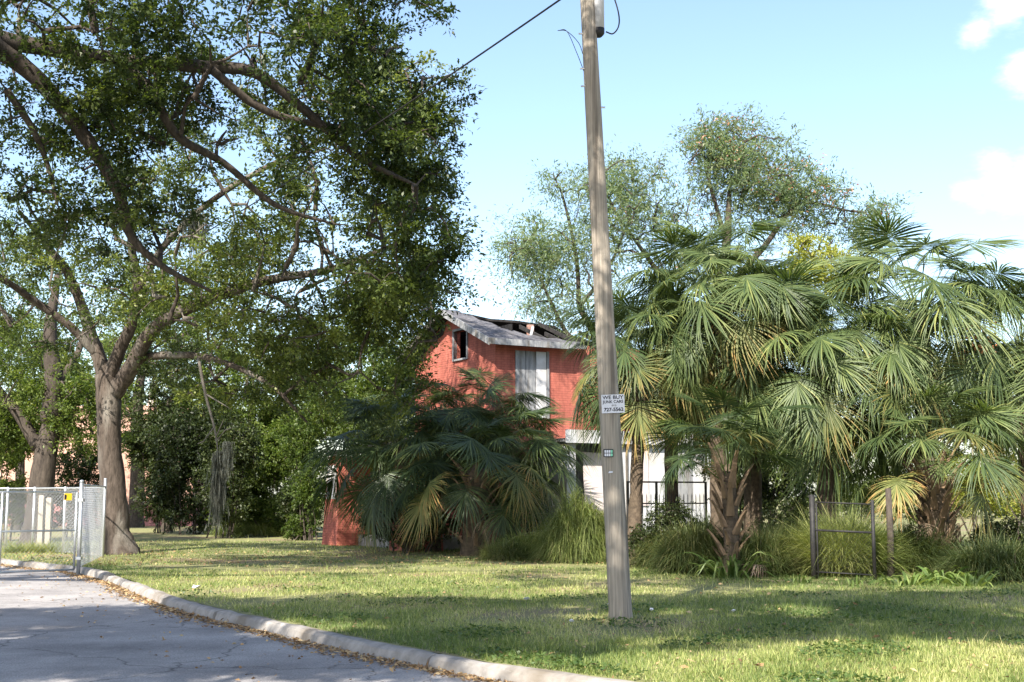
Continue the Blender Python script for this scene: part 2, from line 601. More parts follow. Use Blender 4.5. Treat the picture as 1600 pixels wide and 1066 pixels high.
def clump_leaves(centres, radii, per, size, r, flat=0.7, aspect=0.5, bias=0.35, outward=0.8):
    """leaves gathered round each twig end; var is shared partly within a clump"""
    k = len(centres)
    n = k * per
    tw = max(5, per // 14)
    idx = np.repeat(np.arange(k), per)
    tdir = unit(r.normal(size=(k * tw, 3)) * np.array([1, 1, flat]) + np.array([0, 0, 0.08]))
    tlen = r.uniform(0.5, 1.3, k * tw)
    ti = idx * tw + r.integers(0, tw, n)
    sp_ = (0.12 + 0.88 * r.random(n) ** 0.75)[:, None] * tlen[ti][:, None]
    off = tdir[ti] * sp_ + r.normal(size=(n, 3)) * 0.11
    off[:, 2] -= 0.16 * sp_[:, 0] ** 2
    off[:, 2] *= flat + 0.15
    pos = centres[idx] + off * radii[idx][:, None]
    d = tdir[ti] * outward + r.normal(size=(n, 3)) * 0.55 + np.array([0, 0, -0.15])
    L = size * r.uniform(0.6, 1.25, n)
    v, f = leaf_arrays(pos, d, L, L * aspect * r.uniform(0.8, 1.2, n), r)
    cv = r.random(k)
    var = np.clip(bias * cv[idx] + (1 - bias) * r.random(n) ** 1.3, 0, 1)
    return v, f, var


def sample_crown(ells, n, r, inner=0.35, noise_gap=0.0):
    """points in a set of ellipsoids (centre, radii, weight), thinner inside than at the skin"""
    w = np.array([e[2] for e in ells], float)
    w /= w.sum()
    out = []
    for e, c in zip(ells, r.multinomial(n, w)):
        d = unit(r.normal(size=(c, 3)))
        rr = inner + (1 - inner) * r.random((c, 1)) ** 0.6
        rr *= 1 + 0.20 * np.sin(d[:, :1] * 5 + e[0][0]) * np.cos(d[:, 2:3] * 6) + 0.10 * r.normal(size=(c, 1))
        out.append(np.array(e[0]) + d * rr * np.array(e[1]))
    p = np.concatenate(out)
    if noise_gap:
        q = np.sin(p[:, 0] * 1.7 + 1.3 * np.sin(p[:, 2] * 1.1)) + np.sin(p[:, 1] * 1.3 + p[:, 2] * 1.9) + np.sin(p[:, 2] * 2.3 - p[:, 0] * 0.9)
        p = p[q > -3 + noise_gap]
    return p


def grow_branches(skel, targets, r, mb, r0=0.05, r1=0.012, step=0.55, sides=5, add=True, sag=0.12):
    """join every target to the nearest point of the skeleton with a curved tapering branch"""
    S = np.array(skel, float)
    dist = np.array([np.min(np.sum((S - t) ** 2, axis=1)) for t in targets])
    for i in np.argsort(dist):
        t = targets[i]
        j = int(np.argmin(np.sum((S - t) ** 2, axis=1)))
        a = S[j]
        L = float(np.linalg.norm(t - a))
        if L < 0.15:
            continue
        k = max(3, min(8, int(L / step) + 2))
        s = np.linspace(0, 1, k)[:, None]
        jit = r.normal(size=(k, 3)) * 0.06 * L
        jit[0] = 0
        jit[-1] = 0
        p = a + (t - a) * s + jit
        p[:, 2] += (sag * L * np.sin(PI * s[:, 0]))
        ra = min(r0, 0.008 + 0.014 * L + r1)
        mb.tube([Vector(q) for q in p], [ra + (r1 * 0.5 - ra) * x for x in np.linspace(0, 1, k)], sides, cap=False)
        if add:
            S = np.concatenate([S, p[1:]])
    return S


def make_tree(name, label, cat, base, limbs, ells, seed, leaf_mat, bark, n_sec=30, n_cl=300, per=120, size=0.09, cl_r=0.5,
              group=None, aspect=0.5, gap=0.0, flat=0.7, r0=0.09, inner=0.35, trunk_sides=14, extra=None, bias=0.35):
    """limbs: list of (points, radii, part name); the first one is the trunk"""
    r = np.random.default_rng(seed)
    rr = random.Random(seed)
    t = thing(name, label, cat, base, 0, group)
    off = Vector(base)
    skel = []
    for i, (pts, rads, pname) in enumerate(limbs):
        p, q = smooth_path([Vector(x) - off for x in pts], rads, 6)
        MB().tube(p, q, trunk_sides if i == 0 else 9, wob=0.06, rnd=rr).build(pname, bark, t, smooth=True)
        skel += [tuple(x) for x in (p[len(p) // 2:] if i == 0 else p)]
    el = [((e[0][0] - off.x, e[0][1] - off.y, e[0][2] - off.z), e[1], e[2]) for e in ells]
    mb = MB()
    S = np.array(skel)
    if n_sec:
        S = grow_branches(S, sample_crown(el, n_sec, r, 0.3), r, mb, r0, 0.03, 0.6, 6)
    cl = sample_crown(el, n_cl, r, inner, gap)
    S = grow_branches(S, cl, r, mb, r0 * 0.4, 0.010, 0.5, 4)
    mb.build('branches', bark, t, smooth=True)['kind'] = 'stuff'
    rad = cl_r * r.uniform(0.6, 1.35, len(cl))
    v, f, var = clump_leaves(cl, rad, per, size, r, flat, aspect, bias)
    cr = link('crown', npmesh('crown', v, f, leaf_mat, var), t)
    cr['kind'] = 'stuff'
    if extra:
        em, en, es = extra
        pick = cl[r.choice(len(cl), en)]
        v, f, var = clump_leaves(pick, np.full(en, cl_r * 0.8), 14, es, r, flat, 0.6)
        x = link('blossom', npmesh('blossom', v, f, em, var), t)
        x['kind'] = 'stuff'
    return t


def make_bush(name, label, cat, base, ells, seed, leaf_mat, n_cl=120, per=110, size=0.08, cl_r=0.35, group=None, aspect=0.5, inner=0.45, flat=0.8, stems=7):
    r = np.random.default_rng(seed)
    t = thing(name, label, cat, base, 0, group)
    off = Vector(base)
    el = [((e[0][0] - off.x, e[0][1] - off.y, e[0][2] - off.z), e[1], e[2]) for e in ells]
    mb = MB()
    skel = []
    for i in range(stems):
        e = el[i % len(el)]
        tip = np.array(e[0]) + r.normal(size=3) * np.array(e[1]) * 0.35
        a = np.array([r.normal() * 0.2 + tip[0] * 0.45, r.normal() * 0.2 + tip[1] * 0.45, -0.03])
        k = np.linspace(0, 1, 6)[:, None]
        p = a + (tip - a) * k + r.normal(size=(6, 3)) * 0.05 * k
        mb.tube([Vector(q) for q in p], np.linspace(0.035, 0.012, 6), 5, cap=False)
        skel += [tuple(q) for q in p[2:]]
    cl = sample_crown(el, n_cl, r, inner)
    cl = cl[cl[:, 2] > 0.05]
    grow_branches(np.array(skel), cl, r, mb, 0.02, 0.006, 0.4, 4)
    mb.build('stems', 'bark_dark', t, smooth=True)['kind'] = 'stuff'
    v, f, var = clump_leaves(cl, cl_r * r.uniform(0.6, 1.3, len(cl)), per, size, r, flat, aspect)
    v[:, 2] = np.maximum(v[:, 2], 0.004)
    cr = link('foliage', npmesh('foliage', v, f, leaf_mat, var), t)
    cr['kind'] = 'stuff'
    return t


def blade_arrays(root, direc, length, width, droop, r, st=4):
    """curved tapering grass blades: strips of st quads"""
    n = len(root)
    d = unit(direc)
    side = unit(np.cross(d, np.array([0, 0, 1.0])) + r.normal(size=(n, 3)) * 0.15)
    V = []
    for k in range(st + 1):
        s = k / st
        p = root + d * (length * s)[:, None]
        p[:, 2] -= droop * length * s ** 2.4
        w = (width * (1 - s ** 1.6) * 0.5 + 0.0005)[:, None]
        V.append(p - side * w)
        V.append(p + side * w)
    v = np.stack(V, axis=1).reshape(-1, 3)
    b = (np.arange(n) * (2 * (st + 1)))[:, None]
    f = np.concatenate([b + np.array([2 * k, 2 * k + 1, 2 * k + 3, 2 * k + 2]) for k in range(st)], axis=1).reshape(-1, 4)
    return v, f


def make_tuft(name, label, cat, base, rx, ry, h, n, seed, mat, length=0.7, width=0.012, droop=0.5, group=None, mound=0.6, stems=True):
    """rank grass or fine drooping growth heaped in a mound"""
    r = np.random.default_rng(seed)
    t = thing(name, label, cat, base, 0, group)
    a = r.random(n) * 2 * PI
    q = np.sqrt(r.random(n))
    x, y = rx * q * np.cos(a), ry * q * np.sin(a)
    lift = np.maximum(0, h * mound * np.sqrt(np.maximum(0, 1 - q ** 2)) * r.random(n) ** 0.5)
    root = np.stack([x * 0.92, y * 0.92, lift - 0.02], 1)
    wild = r.random(n) < 0.3
    jit = np.where(wild, 0.9, 0.35)
    d = np.stack([np.cos(a) * q * 0.9 + r.normal(size=n) * jit, np.sin(a) * q * 0.9 + r.normal(size=n) * jit, 0.55 + r.random(n)], 1)
    L = length * r.uniform(0.4, 1.25, n) * np.where(r.random(n) < 0.05, 1.5, 1.0)
    dip = 0.5 + 0.5 * np.sin(x * 6 / max(rx, 0.3) + seed) * np.sin(y * 5 / max(ry, 0.3) + 2 * seed)
    root[:, 2] *= 0.65 + 0.35 * dip
    v, f = blade_arrays(root, d, L, width * r.uniform(0.6, 1.3, n), droop * r.uniform(0.4, 1.5, n), r)
    v[:, 2] = np.maximum(v[:, 2], 0.003)
    var = np.repeat(np.clip(0.35 * (0.5 + 0.5 * np.sin(x * 3 + y * 2 + seed)) + 0.5 * r.random(n) + np.where(r.random(n) < 0.12, 0.5, 0), 0, 1), 4)
    o = link('blades', npmesh('blades', v, f, mat, var), t)
    o['kind'] = 'stuff'
    if stems:
        mb = MB()
        for i in range(14):
            aa = r.random() * 2 * PI
            rr_ = r.random() ** 0.5
            b = Vector((rx * rr_ * 0.5 * math.cos(aa), ry * rr_ * 0.5 * math.sin(aa), -0.02))
            tip = Vector((rx * rr_ * math.cos(aa), ry * rr_ * math.sin(aa), h * mound * r.uniform(0.5, 1.0)))
            mb.tube([b, b.lerp(tip, 0.5) + Vector((r.normal() * 0.05, r.normal() * 0.05, 0.03)), tip], [0.014, 0.010, 0.005], 5, cap=False)
        mb.build('stems', 'bark_dark', t)['kind'] = 'stuff'
    return t
# ---------------------------------------------------------------- ground, lawn, road, kerb
KX = [-150, -30, -13.4, -9.06, -5.06, -1.98, -0.19, 0.48, 1.34, 4.0, 9.0, 20.0, 400.0]
KY = [210, 55, 33.7, 28.3, 20.2, 15.2, 12.65, 11.95, 11.15, 9.7, 8.7, 8.2, 6.0]


def kerb_y(x):
    return np.interp(x, KX, KY)


me = npmesh('ground', [(-1500, -1500, -0.14), (1500, -1500, -0.14), (1500, 1500, -0.14), (-1500, 1500, -0.14)], [(0, 1, 2, 3)], 'far_ground')
tag(link('ground', me), 'flat dry grassy land reaching to the horizon', 'ground', kind='structure')


def sheet(name, pts, z, mat, label):
    bm = bmesh.new()
    f = bm.faces.new([bm.verts.new((x, y, z)) for x, y in pts])
    bmesh.ops.triangulate(bm, faces=[f])
    bmesh.ops.recalc_face_normals(bm, faces=bm.faces)
    if sum(q.normal.z for q in bm.faces) < 0:
        bmesh.ops.reverse_faces(bm, faces=bm.faces)
    me_ = bpy.data.meshes.new(name)
    bm.to_mesh(me_)
    me_.materials.append(M[mat])
    return tag(link(name, me_), label, name, kind='structure')


kerb_fine, _ = smooth_path([(x, y, 0) for x, y in zip(KX[1:-1], KY[1:-1])], [1] * (len(KX) - 2), 6)
kxy = [(KX[0], KY[0])] + [(p.x, p.y) for p in kerb_fine] + [(KX[-1], KY[-1])]
sheet('lawn', kxy + [(400, 600), (-150, 600)], 0.0, 'lawn', 'patchy dry lawn between the kerb and the house')
sheet('road', kxy + [(400, -7), (12, -7), (10, -60), (-9, -60), (-8, 3), (-10, 10.2), (-17.1, 23.3), (-21.5, 28.7), (-160, 198)], -0.12, 'road', 'pale worn road with fine cracks')

kroot = thing('kerb', 'low weathered concrete kerb between road and lawn', 'kerb')
kroot['kind'] = 'structure'
run = [Vector((p[0], p[1], 0)) for p in kxy[1:-1]]
cum = [0.0]
for a, b in zip(run, run[1:]):
    cum.append(cum[-1] + (b - a).length)


def along(s):
    i = max(0, min(len(cum) - 2, int(np.searchsorted(cum, s)) - 1))
    t = (s - cum[i]) / (cum[i + 1] - cum[i])
    p = run[i].lerp(run[i + 1], t)
    d = (run[i + 1] - run[i]).normalized()
    return p, Vector((d.y, -d.x, 0)) * 1.0


s = 0.0
kr = random.Random(3)
while s < cum[-1] - 0.5:
    e = min(s + kr.uniform(2.6, 3.3), cum[-1])
    dz, tl = kr.uniform(-0.022, 0.018), kr.uniform(-0.025, 0.025)
    vs, fs = [], []
    n = 9
    prof = [(0.02, -0.2), (0.02, 0.006), (0.06, 0.020), (0.14, 0.022), (0.18, 0.010), (0.21, -0.018), (0.245, -0.115), (0.27, -0.2)]
    for k in range(n):
        p, nn = along(s + 0.014 + (e - s - 0.028) * k / (n - 1))
        if nn.x * -0.849 + nn.y * -0.528 < 0:
            nn = -nn
        for ow, hz in prof:
            jz = kr.uniform(-0.009, 0.009) if hz > -0.1 else 0
            jo = kr.uniform(-0.013, 0.013) if hz > -0.1 else 0
            vs.append(p + nn * (ow + jo + tl) + Vector((0, 0, hz + dz + jz)))
    m_ = len(prof)
    for k in range(n - 1):
        for q in range(m_ - 1):
            fs.append((k * m_ + q, k * m_ + q + 1, (k + 1) * m_ + q + 1, (k + 1) * m_ + q))
    fs += [tuple(range(m_)), tuple(range((n - 1) * m_, n * m_))[::-1]]
    MB().add(vs, fs).build('kerb_stone', 'concrete', kroot)
    s = e

# ---------------------------------------------------------------- burnt brick house
HX = Vector((math.cos(R(30)), math.sin(R(30)), 0))
house = thing('brick_house', 'burnt out red painted brick house with collapsed roof behind the palms', 'house', (-0.51, 39.1, 0), R(30))
W, L, TH = 5.66, 8.2, 0.22
ZE, SL, OV = 6.35, 0.396, 0.45


def roof_z(y):
    return ZE + SL * (min(y, W - y) + OV)


wy0, wy1, wz0, wz1 = 1.85, 2.75, 6.0, 6.92
top = lambda y: roof_z(y) - 0.13
mb = MB()
mb.prism([(0, 0, 0), (0, W, 0), (0, W, wz0), (0, 0, wz0)], (TH, 0, 0))
mb.prism([(0, 0, wz0), (0, wy0, wz0), (0, wy0, top(wy0)), (0, 0, top(0))], (TH, 0, 0))
mb.prism([(0, wy1, wz0), (0, W, wz0), (0, W, top(W)), (0, W / 2, top(W / 2)), (0, wy1, top(wy1))], (TH, 0, 0))
mb.prism([(0, wy0, wz1), (0, wy1, wz1), (0, wy1, top(wy1)), (0, wy0, top(wy0))], (TH, 0, 0))
mb.build('gable_wall', 'brick_red', house)
MB().box(TH, L, 0, TH, 0, 6.38).build('side_wall', 'brick_red', house)
MB().box(TH, L, W - TH, W, 0, 6.3).build('rear_wall', 'brick_red', house)
MB().box(L - TH, L, TH, W - TH, 0, 6.3).build('end_wall', 'brick_red', house)
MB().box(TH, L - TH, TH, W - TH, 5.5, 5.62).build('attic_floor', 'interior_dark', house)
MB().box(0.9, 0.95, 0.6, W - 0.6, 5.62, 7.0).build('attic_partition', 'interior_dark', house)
wf = MB()
wf.box(-0.04, 0.10, wy0 - 0.07, wy0, wz0 - 0.05, wz1 + 0.07).box(-0.04, 0.10, wy1, wy1 + 0.07, wz0 - 0.05, wz1 + 0.07)
wf.box(-0.04, 0.10, wy0, wy1, wz1, wz1 + 0.07).box(-0.06, 0.10, wy0, wy1, wz0 - 0.06, wz0)
aw = link('attic_window', None, house)
wf.build('frame', 'white_board', aw)
MB().box(0.02, 0.05, wy0 + 0.03, wy0 + 0.09, wz0 + 0.02, wz1 - 0.1).build('broken_sash', 'dead_wood', aw)
# thin dark plate on the gable left of the attic window
MB().prism([(-0.03, 3.3, 7.22), (-0.03, 3.55, 6.9), (-0.03, 4.3, 6.72), (-0.03, 5.1, 6.35), (-0.03, W, 6.1), (-0.03, W, 6.42), (-0.03, 4.2, 6.95)], (0.028, 0, 0)).build('dark_gable_plate', 'burnt', house)


def slope_piece(name, poly, mat, th=0.09, far=False):
    pts = [(x, y, roof_z(y) if not far else z) for x, y, z in poly]
    return MB().prism(pts, (0, 0, -th)).build(name, mat, house)


near = [(-0.45, -0.45), (2.95, -0.45), (3.0, -0.18), (2.5, -0.12), (2.3, 0.10), (1.9, 0.02), (1.55, 0.30), (1.3, 0.22), (1.05, 0.75), (0.72, 0.9), (0.7, 1.5), (0.38, 1.8), (0.42, 2.3), (0.2, 2.5), (0.15, 2.83), (-0.45, 2.83)]
nr = slope_piece('roof', [(x, y, 0) for x, y in near], 'shingle')
nr['label'] = 'remaining grey shingled corner of the roof with a ragged burnt edge'
MB().prism([(x, y, roof_z(y) - 0.092) for x, y in [(-0.40, -0.40), (2.4, -0.40), (1.2, 0.2), (0.4, 1.5), (0.1, 2.80), (-0.40, 2.80)]], (0, 0, -0.04)).build('soffit', 'burnt', house)
ridge = [(-0.45, 7.648), (0.6, 7.56), (1.4, 7.46), (2.4, 7.47), (3.2, 7.42), (3.9, 7.40), (4.4, 7.16), (4.85, 6.92), (5.8, 6.45)]
vs = [(x, 2.832, z) for x, z in ridge] + [(x, W + OV, 6.25) for x, z in ridge]
k = len(ridge)
vs += [(x, y, z - 0.08) for x, y, z in vs]
fs = [(i, i + 1, k + i + 1, k + i) for i in range(k - 1)] + [(2 * k + i, 3 * k + i, 3 * k + i + 1, 2 * k + i + 1) for i in range(k - 1)]
fs += [(i, 2 * k + i, 2 * k + i + 1, i + 1) for i in range(k - 1)] + [(k + i, k + i + 1, 3 * k + i + 1, 3 * k + i) for i in range(k - 1)] + [(0, k, 3 * k, 2 * k), (k - 1, 3 * k - 1, 4 * k - 1, 2 * k - 1)]
rf = MB().add(vs, fs).build('roof', 'burnt', house)
rf['label'] = 'charred rear roof slope sagging at the ridge'
for x, y1 in ((1.95, 1.9), (2.5, 1.2), (3.05, 2.5), (3.6, 0.9), (4.15, 1.7), (4.7, 0.8)):
    MB().prism([(x, -0.3, 6.37), (x + 0.06, -0.3, 6.37), (x + 0.06, -0.3, 6.24), (x, -0.3, 6.24)], (0, y1 + 0.3, SL * (y1 + 0.3) - 0.05)).build('rafter', 'burnt', house)
MB().box(-0.47, 2.35, -0.50, -0.452, 6.17, 6.36).build('fascia', 'white_board', house)
MB().box(2.37, 3.05, -0.49, -0.452, 6.20, 6.32).build('fascia', 'white_board', house)
MB().prism([(-0.50, -0.47, 6.36), (-0.50, W / 2, roof_z(W / 2) + 0.02), (-0.50, W / 2, roof_z(W / 2) - 0.20), (-0.50, -0.47, 6.14)], (0.046, 0, 0)).build('rake_board', 'white_board', house)
MB().prism([(-0.50, W + 0.47, 6.36), (-0.50, W + 0.47, 6.16), (-0.50, W / 2 + 0.003, roof_z(W / 2) - 0.20), (-0.50, W / 2 + 0.003, roof_z(W / 2) + 0.02)], (0.046, 0, 0)).build('rake_board', 'dead_wood', house)
MB().box(2.62, 2.80, 2.36, 2.54, 5.62, 7.30).build('chimney', 'chimney_brick', house)
MB().prism([(1.45, 0.35, 6.62), (1.52, 0.35, 6.62), (1.62, 0.38, 6.92), (1.56, 0.38, 6.95)], (0, 0.04, 0)).build('torn_board', 'white_paint', house)
bw = link('boarded_window', None, house)
for x0, x1, y0, mt in ((0.70, 1.06, -0.030, 'white_board'), (1.07, 1.42, -0.034, 'white_board'), (1.44, 1.80, -0.05, 'white_paint')):
    MB().box(x0, x1, y0, -0.003, 4.02, 6.08).build('board', mt, bw)
MB().box(1.81, 1.90, -0.07, -0.003, 4.0, 6.1).build('frame', 'white_board', bw)

# white side extension under the brick upper wall
EX0, EX1, EY = 1.3, 6.7, -2.0
ext = link('side_extension', None, house)
ext['label'] = 'white painted flat roofed side extension of the house'
MB().box(EX0, 1.62, EY, EY + 0.2, 0, 3.2).build('pier', 'white_paint', ext)
MB().box(3.3, EX1, EY, EY + 0.2, 0, 3.2).build('front_wall', 'white_paint', ext)
MB().box(EX0, EX0 + 0.2, EY + 0.2, -0.003, 0, 3.2).build('side_wall', 'white_paint', ext)
MB().box(EX1 - 0.2, EX1, EY + 0.2, -0.003, 0, 3.2).build('side_wall', 'white_paint', ext)
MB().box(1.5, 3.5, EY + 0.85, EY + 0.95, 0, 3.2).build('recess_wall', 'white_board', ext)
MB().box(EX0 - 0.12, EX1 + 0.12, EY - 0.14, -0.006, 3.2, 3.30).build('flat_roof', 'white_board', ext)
MB().box(EX0 - 0.13, EX1 + 0.13, EY - 0.17, EY - 0.142, 3.16, 3.55).build('fascia', 'white_paint', ext)
MB().prism([(2.08, EY + 0.10, 0.0), (3.2, EY + 0.10, 0.0), (3.2, EY + 0.32, 2.86), (2.08, EY + 0.32, 2.92)], (0, 0.03, 0)).build('door_board', 'door_board', ext)
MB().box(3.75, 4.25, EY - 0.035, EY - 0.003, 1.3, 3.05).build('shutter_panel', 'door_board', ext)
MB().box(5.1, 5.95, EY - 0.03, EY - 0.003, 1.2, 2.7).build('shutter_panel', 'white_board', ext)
MB().box(3.42, 3.48, EY - 0.05, EY - 0.003, 0.2, 3.15).build('downpipe', 'dead_wood', ext)

# porch towards the street: tapered brick piers and a low roof
porch = link('porch', None, house)


def pier(cx, cy, s0, s1, h, nm='porch_pier'):
    vs = []
    for z, q in ((0, s0), (h, s1)):
        vs += [(cx - q / 2, cy - q / 2, z), (cx + q / 2, cy - q / 2, z), (cx + q / 2, cy + q / 2, z), (cx - q / 2, cy + q / 2, z)]
    return MB().add(vs, [(0, 3, 2, 1), (4, 5, 6, 7), (0, 1, 5, 4), (1, 2, 6, 5), (2, 3, 7, 6), (3, 0, 4, 7)]).build(nm, 'brick_red', porch)


p1 = pier(-2.5, 5.45, 1.30, 1.02, 2.9)
MB().prism([(-2.5 - 0.574, 5.45 - 0.32, 1.5), (-2.5 - 0.574, 5.45 + 0.50, 1.5), (-2.5 - 0.522, 5.45 + 0.48, 2.6), (-2.5 - 0.522, 5.45 - 0.24, 2.6)], (-0.012, 0, 0)).build('bare_brick_patch', 'brick_white', p1)
pier(-2.5, 0.3, 1.2, 0.95, 2.9)
MB().box(-2.3, -0.003, 5.2, 5.42, 0, 1.1).build('porch_wall', 'brick_red', porch)
MB().prism([(-3.2, -0.5, 2.9), (-0.003, -0.5, 3.5), (-0.003, -0.5, 3.62), (-3.2, -0.5, 3.02)], (0, 6.3, 0)).build('porch_roof', 'burnt', porch)
MB().box(-2.4, -0.003, 0.4, 5.2, 0, 0.35).build('porch_floor', 'concrete', porch)

# ---------------------------------------------------------------- pink building far left
pb = thing('stucco_building', 'pink stucco building with maroon lower band behind the chain link fence', 'building', (-27, 69, 0))
MB().box(-14, 9.9, 0, 12, 1.12, 6.2).build('wall', 'stucco_pink', pb)
MB().box(-14.02, 9.92, -0.03, 12.02, 0, 1.12).build('lower_band', 'stucco_maroon', pb)
MB().box(-14.1, 10.0, -0.12, 12.1, 6.2, 6.42).build('parapet_coping', 'stucco_pink', pb)

# ---------------------------------------------------------------- utility pole and what hangs on it
PB = gnd(970, 967)
PT8 = at(918, 0, PB.y)
pdir = (PT8 - PB).normalized()


def pole_at(z):
    return PB + pdir * ((z - PB.z) / pdir.z)


def pole_r(z):
    return 0.152 - 0.0062 * z


pole = thing('utility_pole', 'weathered grey wooden utility pole standing on the lawn', 'utility pole', PB)
rr = random.Random(5)
zs = [-0.4, 0.0, 0.15] + [0.5 * i for i in range(1, 21)]
vs, fs = [], []
NS = 20
prof = [1 + 0.03 * rr.uniform(-1, 1) for _ in range(NS)]
for z in zs:
    c = pole_at(z) - PB
    for q in range(NS):
        a = 2 * PI * q / NS
        r_ = pole_r(z) * prof[q] * (1 + 0.012 * rr.uniform(-1, 1)) * (1.05 if z < 0.1 else 1)
        vs.append((c.x + r_ * math.cos(a), c.y + r_ * math.sin(a), c.z))
for i in range(len(zs) - 1):
    for q in range(NS):
        fs.append((i * NS + q, i * NS + (q + 1) % NS, (i + 1) * NS + (q + 1) % NS, (i + 1) * NS + q))
fs.append(tuple(range((len(zs) - 1) * NS, len(zs) * NS)))
MB().add(vs, fs).build('shaft', 'pole_wood', pole, smooth=True)
for z, sx in ((7.95, -1), (7.45, -1), (7.2, -1), (6.9, 1)):
    c = pole_at(z) - PB
    MB().tube([c + Vector((sx * pole_r(z) * 0.9, -0.03, 0)), c + Vector((sx * (pole_r(z) + 0.05), -0.03, 0))], 0.012, 6).build('bolt', 'galvanised', pole)

tc_ = pole_at(8.3)
tr = thing('transformer', 'pale grey transformer can with dark base on top of the pole', 'transformer', (tc_.x + 0.145, tc_.y + 0.02, 7.92))
MB().tube([(0, 0, 0.0), (0, 0, 0.03), (0, 0, 0.05), (0, 0, 0.12)], [0.04, 0.07, 0.082, 0.083], 18).build('base', 'rubber_black', tr, True)
MB().tube([(0, 0, 0.121), (0, 0, 0.9), (0, 0, 0.95), (0, 0, 0.98)], [0.081, 0.081, 0.07, 0.03], 18).build('tank', 'transformer_grey', tr, True)
MB().box(-0.16, -0.06, -0.05, 0.03, 0.42, 0.50).build('bracket', 'galvanised', tr)


def wire(name, pts, rad, label, n=8, mat='rubber_black'):
    p, q = smooth_path(pts, [rad] * len(pts), n)
    o = MB().tube(p, q, 6).build(name, mat, None, True)
    return tag(o, label, 'cable')


a, b = pole_at(8.62) + Vector((-0.14, 0, 0)), Vector((-24.5, 60.0, 9.3))
run_ = []
for i in range(25):
    t = i / 24
    p = a.lerp(b, t)
    p.z -= 4 * 0.75 * t * (1 - t)
    run_.append(p)
wire('service_cable', run_, 0.016, 'thin dark overhead cable running from the pole into the oak branches', 3)
wire('jumper_wire', [tc_ + Vector((0.24, -0.05, -0.33)), tc_ + Vector((0.34, -0.06, -0.36)), tc_ + Vector((0.42, -0.06, -0.24)), tc_ + Vector((0.41, -0.05, -0.02)), tc_ + Vector((0.30, -0.03, 0.35)), tc_ + Vector((0.20, 0, 0.62))], 0.010, 'looped wire curling out to the right of the transformer')
for (z1, z2, bow, lb) in ((7.98, 7.66, 0.16, 'upper slack wire drooping from the cable to the left side of the pole'), (7.96, 7.42, 0.19, 'lower slack wire drooping from the cable to the left side of the pole')):
    q1, q2 = pole_at(8.1), pole_at(z2)
    wire('slack_wire', [q1 + Vector((-0.42, 0.3, 0.02)), q1 + Vector((-0.30, 0.12, -0.06)), q1.lerp(q2, 0.6) + Vector((-bow, 0, 0)), q2 + Vector((-pole_r(z2), -0.02, 0))], 0.005, lb)


def text_mesh(s, size, mat, parent, loc, sx=1.0, bold=0.0):
    cu = bpy.data.curves.new('lettering', 'FONT')
    cu.body = s
    cu.size = size
    cu.align_x = 'CENTER'
    cu.align_y = 'CENTER'
    cu.offset = bold
    cu.extrude = 0.0006
    tmp = bpy.data.objects.new('tmp_text', cu)
    C.objects.link(tmp)
    bpy.context.view_layer.update()
    me_ = bpy.data.meshes.new_from_object(tmp.evaluated_get(bpy.context.evaluated_depsgraph_get()))
    bpy.data.objects.remove(tmp)
    me_.materials.clear()
    me_.materials.append(M[mat])
    o = link('lettering', me_, parent)
    o.location = loc
    o.rotation_euler = (PI / 2, 0, 0)
    o.scale = (sx, 1, 1)
    return o


sc = at(958, 631, PB.y - 0.16)
sg = thing('paper_sign', 'white sign with black lettering WE BUY JUNK CARS nailed to the pole', 'sign', sc, R(0.0))
sg.rotation_euler = (0, R(-2.0), 0)
MB().box(-0.152, 0.152, 0, 0.006, -0.122, 0.122).build('sign_board', 'sign_white', sg)
text_mesh('WE BUY', 0.066, 'ink', sg, (0.0, -0.0015, 0.083), 1.12, 0.0014)
text_mesh('JUNK CARS', 0.054, 'ink', sg, (0.0, -0.0015, 0.025), 0.98, 0.0011)
text_mesh('(813)', 0.030, 'ink', sg, (0.01, -0.0015, -0.022), 1.0, 0.0002)
text_mesh('727-5562', 0.064, 'ink', sg, (0.004, -0.0015, -0.078), 1.06, 0.0020)
tp = at(951, 708, PB.y - 0.165)
tg = thing('pole_tag', 'small black tag with pale and green reflective squares on the pole', 'tag', tp)
MB().box(-0.068, 0.062, 0, 0.012, -0.052, 0.052).build('plate', 'black_iron', tg)
for i in range(4):
    for j in range(2):
        x = -0.054 + i * 0.028
        z = -0.042 + j * 0.045
        MB().box(x, x + 0.022, -0.003, -0.0005, z, z + 0.036).build('reflector', 'sign_white' if i < 3 else 'reflector_green', tg)
sp = at(954, 738, PB.y - 0.148)
pt = thing('paper_scrap', 'tiny white paper scrap stapled to the pole below the black tag', 'paper', sp)
MB().add([(-0.03, -0.004, -0.012), (0.03, -0.002, -0.006), (0.028, 0.0, 0.012), (-0.018, 0.001, 0.011), (-0.03, -0.002, -0.011), (0.03, 0.0, -0.005), (0.028, 0.002, 0.013), (-0.018, 0.003, 0.012)],
         [(0, 1, 2, 3), (7, 6, 5, 4), (0, 4, 5, 1), (1, 5, 6, 2), (2, 6, 7, 3), (3, 7, 4, 0)]).build('scrap', 'sign_white', pt)


